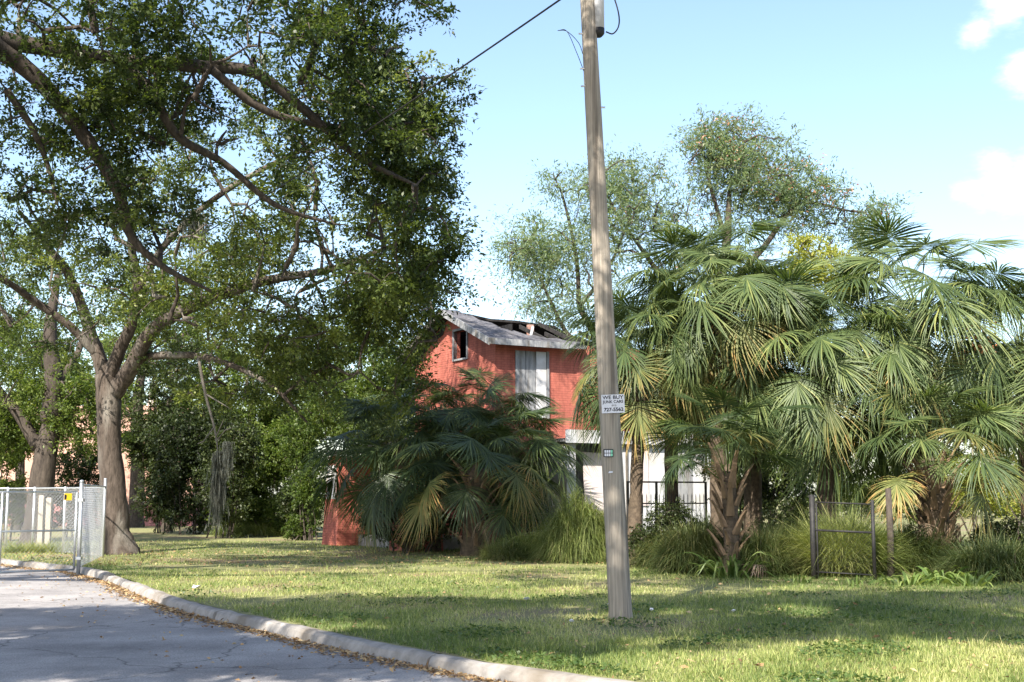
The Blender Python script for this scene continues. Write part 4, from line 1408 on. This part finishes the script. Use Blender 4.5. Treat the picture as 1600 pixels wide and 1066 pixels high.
for i, (x, y, z, rx, rz, mt, lb) in enumerate(((-11.5, 57, 6.2, 3.4, 2.8, 'leaf_lush', 'broad leafy tree behind the hanging moss'), (-15.5, 58, 6.0, 3.4, 2.8, 'leaf_dark', 'dark leafy tree behind the ivy thicket'), (-23.0, 60, 7.5, 4.0, 3.0, 'leaf_lush', 'leafy tree in front of the pink building'), (-6.0, 54, 6.5, 3.0, 3.2, 'leaf_lush', 'leafy tree behind the red brick pier'))):
    b = Vector((x, y, 0))
    make_tree('backdrop_tree', lb, 'tree', b, [
        ([b + Vector((0, 0, -0.2)), b + Vector((0.1, 0, 1.5)), b + Vector((-0.1, 0, z - 1)), b + Vector((0, 0, z))], [0.3, 0.22, 0.17, 0.1], 'trunk'),
        ([b + Vector((0, 0, z - 2.2)), b + Vector((rx * 0.6, 0, z))], [0.12, 0.04], 'limb'), ([b + Vector((0, 0, z - 2.6)), b + Vector((-rx * 0.6, 0, z - 0.5))], [0.12, 0.04], 'limb'),
    ], [((x, y, z), (rx, 2.2, rz), 1.0), ((x + 0.6, y, z - rz * 0.8), (rx * 0.6, 1.6, rz * 0.5), 0.3)], 130 + i, mt, 'bark_dark', 14, 230, 130, 0.15, 0.65, gap=0.5, group='leafy trees behind the lot')

# airy trees behind the house and palms
ta = Vector((7.2, 46, 0))
make_tree('flowering_tree', 'tall feathery tree with pinkish seed heads rising above the palms', 'tree', ta, [
    ([ta + Vector((0, 0, -0.2)), ta + Vector((0, 0, 1)), ta + Vector((-0.1, 0, 5)), at(1120, 470, 46), at(1135, 380, 46), at(1140, 300, 46)], [0.4, 0.32, 0.26, 0.22, 0.16, 0.08], 'trunk'),
    ([at(1110, 520, 46), at(1060, 470, 45.5), at(1010, 400, 45), at(960, 330, 44.5)], [0.14, 0.11, 0.08, 0.03], 'limb'),
    ([at(1120, 470, 46), at(1190, 390, 46), at(1250, 320, 46), at(1330, 330, 46)], [0.14, 0.11, 0.07, 0.03], 'limb'),
    ([at(1135, 380, 46), at(1110, 290, 46), at(1095, 220, 46)], [0.10, 0.07, 0.03], 'limb'),
], [(tuple(at(1160, 265, 46)), (2.2, 2.2, 1.9), 1.0), (tuple(at(1115, 225, 46)), (1.2, 1.2, 1.1), 0.35), (tuple(at(1240, 310, 46)), (2.0, 1.8, 1.5), 0.7), (tuple(at(1350, 350, 46)), (1.3, 1.3, 1.1), 0.3), (tuple(at(1000, 320, 45)), (2.0, 1.8, 1.9), 0.5), (tuple(at(1090, 400, 46)), (2.6, 1.8, 2.0), 0.6)],
    106, 'leaf_airy', 'bark_dark', 60, 700, 62, 0.17, 0.92, inner=0.1, aspect=0.28, gap=0.6, r0=0.06, extra=('blossom', 90, 0.12))
tb = Vector((3.6, 44, 0))
make_tree('feathery_tree', 'light feathery tree leaning left behind the utility pole', 'tree', tb, [
    ([tb + Vector((0, 0, -0.2)), tb + Vector((0, 0, 1)), tb + Vector((-0.2, 0, 4)), at(935, 540, 44), at(905, 480, 44)], [0.28, 0.22, 0.19, 0.15, 0.10], 'trunk'),
    ([at(935, 540, 44), at(890, 525, 43.6), at(860, 470, 43.5), at(830, 400, 43.5)], [0.10, 0.08, 0.06, 0.025], 'limb'),
    ([at(905, 480, 44), at(900, 400, 44), at(880, 310, 44), at(865, 275, 44)], [0.09, 0.07, 0.045, 0.02], 'limb'),
    ([at(905, 480, 44), at(950, 420, 44), at(985, 340, 44)], [0.08, 0.06, 0.02], 'limb'),
], [(tuple(at(850, 400, 43.7)), (1.6, 1.6, 1.5), 0.9), (tuple(at(810, 385, 43.7)), (0.9, 1.0, 0.8), 0.25), (tuple(at(885, 290, 44)), (1.0, 1.1, 0.8), 0.28), (tuple(at(940, 360, 44)), (1.6, 1.6, 2.0), 0.8), (tuple(at(870, 480, 43.7)), (1.8, 1.6, 1.0), 0.5), (tuple(at(960, 280, 44.5)), (1.3, 1.3, 0.8), 0.35)],
    107, 'leaf_airy', 'bark_dark', 44, 460, 56, 0.16, 0.90, inner=0.1, aspect=0.26, gap=0.5, r0=0.045)
ty = Vector((8.4, 34.5, 0))
make_tree('yellow_shrub', 'bright yellow green bushy tree top between the palms', 'tree', ty, [
    ([ty + Vector((0, 0, -0.2)), ty + Vector((0, 0, 2)), at(1270, 560, 34.5), at(1260, 440, 34.5)], [0.16, 0.13, 0.10, 0.04], 'trunk'),
], [(tuple(at(1265, 410, 34.5)), (0.9, 0.9, 0.8), 1.0), (tuple(at(1320, 440, 34.5)), (0.8, 0.8, 0.7), 0.5), (tuple(at(1240, 480, 34.5)), (0.8, 0.8, 0.7), 0.5)], 108, 'leaf_yellow', 'bark_dark', 10, 170, 100, 0.09, 0.32, aspect=0.4)
td = Vector((16.5, 40, 0))
make_tree('dark_tree', 'dark broad tree behind the right palms at the picture edge', 'tree', td, [
    ([td + Vector((0, 0, -0.2)), td + Vector((0, 0, 1.5)), td + Vector((0.2, 0, 3.5)), td + Vector((0.2, 0, 5))], [0.3, 0.25, 0.2, 0.1], 'trunk'),
], [((16.2, 40, 4.6), (1.8, 1.8, 1.5), 1.0), ((14.2, 41, 3.4), (1.6, 1.4, 0.9), 0.5)], 109, 'leaf_dark', 'bark_dark', 10, 130, 120, 0.11, 0.5)

# dead hanging branch with Spanish moss
hb = at(310, 560, 31.5)
mo = thing('hanging_branch', 'bare grey dead branch hanging below the oak foliage', 'branch', hb)
pp = [at(310, 560, 31.5), at(322, 620, 31.5), at(333, 660, 31.5), at(340, 700, 31.5), at(338, 720, 31.5)]
p, q = smooth_path([x - hb for x in pp], [0.04, 0.036, 0.03, 0.02, 0.008], 5)
MB().tube(p, q, 7, 0.1).build('stem', 'dead_wood', mo, True)
for a, b, c in (((334, 668), (318, 690), (308, 694)), ((338, 690), (352, 672), (366, 668)), ((337, 684), (346, 664), (350, 655)), ((320, 615), (345, 630), (362, 640))):
    MB().tube([at(*a, 31.5) - hb, at(*b, 31.4) - hb, at(*c, 31.3) - hb], [0.022, 0.014, 0.005], 5, 0.1).build('twig', 'dead_wood', mo, True)


def make_moss(label, topc, h, w, n, seed):
    r = np.random.default_rng(seed)
    t = thing('spanish_moss', label, 'moss', topc, 0, 'hanging grey moss')
    root = np.stack([r.normal(size=n) * w * 0.5, r.normal(size=n) * w * 0.4, -r.random(n) ** 2 * h * 0.55], 1)
    d = np.stack([r.normal(size=n) * 0.10 - root[:, 0] * 0.45, r.normal(size=n) * 0.10 - root[:, 1] * 0.45, -np.ones(n)], 1)
    Ls = h * r.uniform(0.25, 0.75, n)
    v, f = blade_arrays(root, d, Ls, np.full(n, 0.018), np.zeros(n), r, 4)
    v += r.normal(size=v.shape) * 0.008
    link('strands', npmesh('strands', v, f, 'moss', np.repeat(r.random(n), 4)), t)['kind'] = 'stuff'
    return t


make_moss('long grey beard of moss hanging from the dead branch', at(342, 705, 31.5), 1.75, 0.15, 420, 1)
make_moss('short tuft of moss beside the long grey beard', at(356, 690, 31.4), 0.9, 0.14, 160, 2)
make_moss('grey moss hanging high under the oak limb', at(305, 330, 33), 1.2, 0.3, 300, 3)

# ---------------------------------------------------------------- bushes
def bush_at(name, label, px, py, d, ells_px, seed, mat, **kw):
    """ells_px: (px, py, rx, ry, rz, weight)"""
    b = Vector((at(px, py, d).x, d, 0))
    return make_bush(name, label, 'bush', b, [(tuple(at(e[0], e[1], d + (e[6] if len(e) > 6 else 0))), (e[2], e[3], e[4]), e[5]) for e in ells_px], seed, mat, **kw)


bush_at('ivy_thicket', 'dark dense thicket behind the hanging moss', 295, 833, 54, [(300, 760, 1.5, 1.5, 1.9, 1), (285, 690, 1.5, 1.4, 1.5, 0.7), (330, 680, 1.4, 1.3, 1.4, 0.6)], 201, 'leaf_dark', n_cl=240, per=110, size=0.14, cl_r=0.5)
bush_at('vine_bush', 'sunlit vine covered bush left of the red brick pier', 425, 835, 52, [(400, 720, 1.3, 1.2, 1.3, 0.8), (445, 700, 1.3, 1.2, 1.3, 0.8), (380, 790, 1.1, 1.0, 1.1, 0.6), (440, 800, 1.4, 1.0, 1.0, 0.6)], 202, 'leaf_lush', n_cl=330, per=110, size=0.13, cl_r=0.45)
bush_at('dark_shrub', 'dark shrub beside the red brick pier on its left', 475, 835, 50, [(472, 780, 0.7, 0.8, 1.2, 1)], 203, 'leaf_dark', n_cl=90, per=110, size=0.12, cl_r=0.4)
bush_at('low_bush', 'low green bush in the grass left of the brick pier', 465, 842, 47, [(468, 825, 0.55, 0.5, 0.5, 1)], 204, 'leaf_lush', n_cl=40, per=110, size=0.09, cl_r=0.28)
bush_at('tall_thicket', 'tall leafy thicket between the oak and the house gable', 560, 800, 45.5, [(560, 650, 1.6, 1.3, 1.5, 1), (600, 600, 1.3, 1.2, 1.3, 0.8), (520, 620, 1.5, 1.2, 1.6, 0.8)], 205, 'leaf_lush', n_cl=220, per=100, size=0.12, cl_r=0.45)
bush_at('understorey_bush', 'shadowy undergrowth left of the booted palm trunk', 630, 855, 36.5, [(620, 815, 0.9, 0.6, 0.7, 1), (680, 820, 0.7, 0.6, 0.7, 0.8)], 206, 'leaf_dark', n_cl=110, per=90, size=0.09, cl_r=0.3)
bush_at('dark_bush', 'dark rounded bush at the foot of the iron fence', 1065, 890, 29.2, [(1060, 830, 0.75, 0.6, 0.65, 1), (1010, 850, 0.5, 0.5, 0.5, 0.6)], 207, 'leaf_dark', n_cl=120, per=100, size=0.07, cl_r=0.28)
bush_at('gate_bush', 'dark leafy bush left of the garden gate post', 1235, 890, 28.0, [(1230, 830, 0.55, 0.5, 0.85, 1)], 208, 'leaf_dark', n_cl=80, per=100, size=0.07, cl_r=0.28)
bush_at('right_bush', 'dark bush at the right edge behind the shaggy palm', 1575, 880, 27.2, [(1570, 850, 0.7, 0.6, 0.55, 1)], 209, 'leaf_dark', n_cl=80, per=100, size=0.07, cl_r=0.28)
bush_at('sunlit_hedge', 'sunlit yellow green hedge behind the right palms', 1540, 800, 40, [(1490, 760, 1.2, 0.8, 0.9, 1), (1560, 755, 1.3, 0.8, 1.0, 1), (1640, 755, 1.3, 0.8, 1.0, 0.7)], 210, 'leaf_yellow', n_cl=190, per=100, size=0.09, cl_r=0.32)
bush_at('back_hedge', 'green hedge seen through the garden gate', 1330, 810, 41, [(1260, 750, 1.4, 0.9, 1.3, 1), (1340, 745, 1.4, 0.9, 1.4, 1), (1420, 750, 1.3, 0.9, 1.3, 1)], 211, 'leaf_lush', n_cl=200, per=100, size=0.10, cl_r=0.36)
bush_at('corner_bush', 'leafy bush between the iron fence and the booted palm', 1180, 800, 33, [(1150, 720, 1.0, 0.7, 1.2, 1), (1210, 740, 0.9, 0.7, 1.2, 0.8)], 212, 'leaf_dark', n_cl=150, per=100, size=0.09, cl_r=0.34)

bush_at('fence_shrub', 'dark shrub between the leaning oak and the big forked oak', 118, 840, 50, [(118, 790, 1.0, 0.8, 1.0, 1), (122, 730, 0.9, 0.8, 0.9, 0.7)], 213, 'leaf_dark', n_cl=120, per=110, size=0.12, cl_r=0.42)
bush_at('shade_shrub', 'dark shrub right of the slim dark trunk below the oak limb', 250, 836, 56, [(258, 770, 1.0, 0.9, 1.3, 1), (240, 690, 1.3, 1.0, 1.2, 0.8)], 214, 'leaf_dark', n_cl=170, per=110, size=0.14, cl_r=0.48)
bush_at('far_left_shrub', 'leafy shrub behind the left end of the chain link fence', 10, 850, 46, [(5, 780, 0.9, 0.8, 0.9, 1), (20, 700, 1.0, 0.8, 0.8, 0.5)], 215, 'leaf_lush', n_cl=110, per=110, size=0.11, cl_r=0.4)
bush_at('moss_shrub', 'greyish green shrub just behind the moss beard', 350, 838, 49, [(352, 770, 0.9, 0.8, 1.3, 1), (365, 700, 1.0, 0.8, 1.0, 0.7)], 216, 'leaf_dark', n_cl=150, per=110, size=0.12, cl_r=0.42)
bush_at('pier_bush', 'leafy bush hiding the gap left of the brick pier', 490, 838, 46.5, [(486, 760, 0.55, 0.6, 1.2, 1), (470, 690, 0.8, 0.7, 0.9, 0.7)], 217, 'leaf_lush', n_cl=110, per=110, size=0.11, cl_r=0.38)

# rank grass mounds
def tuft_at(label, px, py, rx, ry, h, n, seed, mat, **kw):
    return make_tuft('grass_mound', label, 'weeds', gnd(px, py), rx, ry, h, n, seed, mat, group='rank weeds along the fence line', **kw)


tuft_at('big drooping yellow green weed mound just left of the pole', 905, 878, 0.95, 0.8, 2.0, 9000, 301, 'weed_blade', length=0.75, width=0.013, droop=0.9, mound=0.85)
tuft_at('low grassy mound right of the booted palm trunk', 825, 874, 0.95, 0.7, 1.0, 5000, 302, 'weed_blade', length=0.55, width=0.012, droop=0.7, mound=0.6)
tuft_at('dark weed mound right behind the pole', 975, 878, 0.7, 0.6, 1.3, 4500, 303, 'weed_dark', length=0.6, width=0.012, droop=0.7, mound=0.75)
tuft_at('dark weeds below the iron fence', 1060, 888, 0.9, 0.6, 1.2, 5500, 304, 'weed_dark', length=0.6, width=0.012, droop=0.7, mound=0.7)
tuft_at('tall green grass standing behind the garden gate', 1322, 900, 0.75, 0.45, 1.45, 9000, 305, 'weed_blade', length=1.15, width=0.013, droop=0.4, mound=0.55)
tuft_at('dark weeds between the booted palm and the garden gate', 1215, 893, 0.7, 0.5, 1.1, 4500, 306, 'weed_dark', length=0.6, width=0.012, droop=0.6, mound=0.6)
tuft_at('tall dim grass between the iron fence and the booted palm', 1100, 884, 0.8, 0.5, 1.5, 6000, 312, 'weed_dark', length=0.9, width=0.013, droop=0.5, mound=0.6)
tuft_at('tall grass just right of the dark round post', 1430, 894, 0.7, 0.4, 1.3, 5000, 313, 'weed_dark', length=1.0, width=0.013, droop=0.45, mound=0.5)
tuft_at('tall grass left of the garden gate post', 1240, 896, 0.6, 0.4, 1.4, 5000, 314, 'weed_dark', length=1.0, width=0.013, droop=0.45, mound=0.5)
tuft_at('dim weeds in front of the booted palm on its right', 1192, 899, 0.6, 0.4, 1.3, 4500, 315, 'weed_dark', length=0.85, width=0.012, droop=0.6, mound=0.6)
tuft_at('dim weeds in front of the booted palm on its left', 1088, 896, 0.7, 0.4, 1.5, 5500, 316, 'weed_dark', length=0.9, width=0.012, droop=0.6, mound=0.6)
tuft_at('weeds in front of the low mound beside the palm clump', 790, 876, 0.6, 0.4, 0.7, 2500, 317, 'weed_dark', length=0.5, width=0.012, droop=0.6, mound=0.5)
tuft_at('green weeds right of the shaggy palm', 1560, 908, 0.95, 0.6, 1.2, 6500, 307, 'weed_dark', length=0.75, width=0.013, droop=0.6, mound=0.5)
tuft_at('weeds between the dark post and the shaggy palm', 1415, 890, 0.5, 0.4, 0.9, 2500, 308, 'weed_dark', length=0.6, width=0.012, droop=0.6, mound=0.5)
tuft_at('weeds under the left side of the palm clump', 600, 852, 0.9, 0.6, 0.8, 3000, 309, 'weed_dark', length=0.6, width=0.014, droop=0.6, mound=0.5)
tuft_at('grassy weeds at the foot of the vine covered bush', 400, 838, 1.8, 0.8, 0.9, 4000, 310, 'weed_blade', length=0.6, width=0.018, droop=0.6, mound=0.5)
tuft_at('weeds along the foot of the chain link fence', 90, 864, 1.6, 0.5, 0.5, 3000, 311, 'weed_blade', length=0.45, width=0.014, droop=0.5, mound=0.3, stems=False)


def make_strap(label, base, n, seed, length=0.55, width=0.055, name='strap_leaf_plant'):
    r = np.random.default_rng(seed)
    t = thing(name, label, 'plant', base, 0, 'broad leaved plants along the fence line')
    for i in range(n):
        a = i * 2.4 + r.normal() * 0.3
        q = 0.10 + 0.4 * r.random()
        d = np.array([[math.cos(a) * (0.5 + q), math.sin(a) * (0.5 + q), r.uniform(0.55, 1.5)]])
        root = np.array([[math.cos(a) * q * 0.9, math.sin(a) * q * 0.5, 0.0]])
        v, f = blade_arrays(root, d, np.array([length * r.uniform(0.7, 1.25)]), np.array([width * r.uniform(0.7, 1.2)]), np.array([r.uniform(0.5, 1.1)]), r, 6)
        v[:, 2] = np.maximum(v[:, 2], 0.006)
        link('leaf', npmesh('leaf', v, f, 'strap_leaf', np.full(6, r.random())), t)
    return t


make_strap('broad strap leaved plant at the foot of the shaggy palm', gnd(1468, 912), 56, 401, 0.85, 0.085)
make_strap('strap leaved plant left of the shaggy palm base', gnd(1420, 915), 26, 402, 0.65, 0.07)
make_strap('arching ferny plant against the booted palm trunk', gnd(1140, 902) + Vector((0, -0.2, 0)), 60, 403, 1.25, 0.075)
make_strap('small strap leaved plant below the garden gate', gnd(1335, 915), 12, 404, 0.40, 0.06)
make_strap('small strap leaved plant right of the fallen frond', gnd(1250, 912), 16, 405, 0.42, 0.05)
make_strap('strap leaved plant at the right edge of the lawn', gnd(1520, 916), 30, 406, 0.7, 0.07)

# ---------------------------------------------------------------- distant wood
r = np.random.default_rng(55)
n = 900
cx = np.concatenate([r.uniform(-60, -4, 520), r.uniform(-4, 60, 380)])
cy = r.uniform(88, 104, n)
cz = r.random(n) ** 0.8 * np.where(cx < -3, 9.0, 4.2) * (0.8 + 0.25 * np.sin(cx * 0.35))
v, f, var = clump_leaves(np.stack([cx, cy, cz], 1), r.uniform(1.0, 1.9, n), 70, 0.42, r, 0.8)
o = link('distant_wood', npmesh('distant_wood', v, f, 'leaf_dark', var))
tag(o, 'far off line of trees closing the view behind the lot', 'trees', kind='stuff')

# ---------------------------------------------------------------- grass, litter
def lawn_points(n, r, y0, y1, power, xl=0.50):
    u = r.random(n)
    y = (y0 ** (1 - power) + u * (y1 ** (1 - power) - y0 ** (1 - power))) ** (1 / (1 - power))
    x = (r.random(n) * 2 - 1) * xl * y
    k = y > kerb_y(x) + 0.03
    return x[k], y[k]


r = np.random.default_rng(77)
x, y = lawn_points(420000, r, 10.5, 46, 1.6, 0.46)
bare = np.sin(x * 0.9 + 1.2 * np.sin(y * 0.5)) + np.sin(y * 0.8 + 0.6 * x) + 0.8 * np.sin(x * 2.3 - y * 1.7)
keep = r.random(len(x)) < np.clip(0.97 - 0.42 * np.maximum(0, bare - 0.3), 0.12, 1)
strip = (y > 27.5) & (y < 36) & (x > -9) & (x < 2.5) & (r.random(len(x)) < 0.55 + 0.4 * np.sin(x * 1.3 + y * 2.1))      # bare earth under the trees
keep &= ~strip
x, y, bare = x[keep], y[keep], bare[keep]
n = len(x)
clumpy = np.sin(x * 5.1 + 2 * np.sin(y * 2.3)) * np.sin(y * 3.7 + 1.5 * np.sin(x * 3.1))
L_ = (0.045 + 0.045 * r.random(n)) * (1 + 0.9 * np.clip(clumpy - 0.25, 0, 1)) * 0.82 * (1 + 0.012 * y) * np.where(r.random(n) < 0.02, 2.2, 1.0)
d = np.stack([r.normal(size=n) * 0.55, r.normal(size=n) * 0.55, np.ones(n)], 1)
root = np.stack([x, y, np.full(n, -0.004)], 1)
v, f = blade_arrays(root, d, L_, 0.0045 + 0.0003 * y, 0.5 * r.random(n), r, 1)
patch = np.sin(x * 0.55 + 1.7 * np.sin(y * 0.33)) * np.sin(y * 0.62 + 0.9 * np.sin(x * 0.8))
var = np.clip(0.26 + 0.18 * patch + 0.16 * bare + 0.22 * r.normal(size=n), 0, 1)
o = link('grass', npmesh('grass', v, f, 'grass_blade', var))
tag(o, 'short dry green grass covering the lawn', 'grass', kind='stuff')


x, y = lawn_points(60000, r, 10.5, 34, 1.6, 0.46)
q = np.sin(x * 1.9 + 1.4 * np.sin(y * 1.1)) * np.sin(y * 1.6 + 1.1 * np.sin(x * 1.3))
k = (q > 0.45) & (r.random(len(x)) < 0.8)
x, y = x[k], y[k]
n = len(x)
d = np.stack([r.normal(size=n), r.normal(size=n), np.abs(r.normal(size=n)) * 0.35], 1)
v, f = leaf_arrays(np.stack([x, y, 0.035 + 0.03 * r.random(n)], 1), d, r.uniform(0.03, 0.065, n), r.uniform(0.02, 0.04, n), r, 0.2)
o = link('lawn_weeds', npmesh('lawn_weeds', v, f, 'strap_leaf', r.random(n) * 0.6))
tag(o, 'low broad leaved weeds growing in patches through the lawn', 'weeds', kind='stuff')


def scatter(name, label, x, y, z, size, seed, mat='litter'):
    r = np.random.default_rng(seed)
    n = len(x)
    d = np.stack([r.normal(size=n), r.normal(size=n), r.normal(size=n) * 0.15], 1)
    v, f = leaf_arrays(np.stack([x, y, z], 1), d, size * r.uniform(0.6, 1.4, n), size * 0.5 * r.uniform(0.6, 1.3, n), r, 0.2)
    o = link(name, npmesh(name, v, f, mat, r.random(n)))
    return tag(o, label, 'leaves', kind='stuff')


r = np.random.default_rng(78)
n = 9000                                                # fallen leaves in the gutter
s_ = r.uniform(16, cum[-1] - 12, n)
gx, gy = [], []
for k in range(n):
    p, nn = along(s_[k])
    if nn.x * -0.849 + nn.y * -0.528 < 0:
        nn = -nn
    o_ = 0.25 + abs(r.normal()) * (0.10 + 0.10 * (0.5 + 0.5 * math.sin(s_[k] * 1.3)))
    if r.random() < 0.06:
        o_ = r.uniform(0.3, 2.2)
    gx.append(p.x + nn.x * o_)
    gy.append(p.y + nn.y * o_)
scatter('gutter_leaves', 'dry brown leaves gathered in the gutter along the kerb', np.array(gx), np.array(gy), np.full(n, -0.112) + r.random(n) * 0.02, 0.06, 79)
x, y = lawn_points(26000, r, 10.5, 44, 1.3, 0.46)
w_ = np.where((y > 30) & (y < 37) & (x < 3), 1.0, 0.04) + np.where(np.hypot(x + 10, y - 32) < 3, 0.8, 0)
k = r.random(len(x)) < w_
scatter('fallen_leaves', 'scattered dry leaves lying on the lawn under the trees', x[k], y[k], 0.02 + 0.03 * r.random(k.sum()), 0.07, 80)

for i, (px, py, w, lb) in enumerate(((822, 941, 0.07, 'white litter scrap on the lawn left of the pole, farthest left'), (952, 949, 0.05, 'small white litter scrap close left of the pole base'), (893, 976, 0.04, 'tiny white litter scrap on the grass nearest the kerb left of the pole'), (1146, 960, 0.05, 'small white litter scrap on the lawn right of the pole'), (307, 922, 0.11, 'white litter scrap at the kerb edge near the left of the lawn'), (1018, 958, 0.04, 'tiny white scrap just right of the pole base'))):
    g = gnd(px, py) + Vector((0, 0, 0.05))
    rr = random.Random(i)
    vs = [Vector((rr.uniform(0.6, 1) * w * math.cos(a), rr.uniform(0.6, 1) * w * math.sin(a), rr.uniform(-0.3, 0.5) * w)) for a in (0.3, 1.4, 2.3, 3.5, 4.4, 5.5)]
    o = MB().add([(0, 0, 0.02)] + vs + [(0, 0, -0.02)], [(0, 1 + k, 1 + (k + 1) % 6) for k in range(6)] + [(7, 1 + (k + 1) % 6, 1 + k) for k in range(6)]).build('litter_scrap', 'sign_white')
    o.location = g
    tag(o, lb, 'litter', 'litter scraps on the grass')
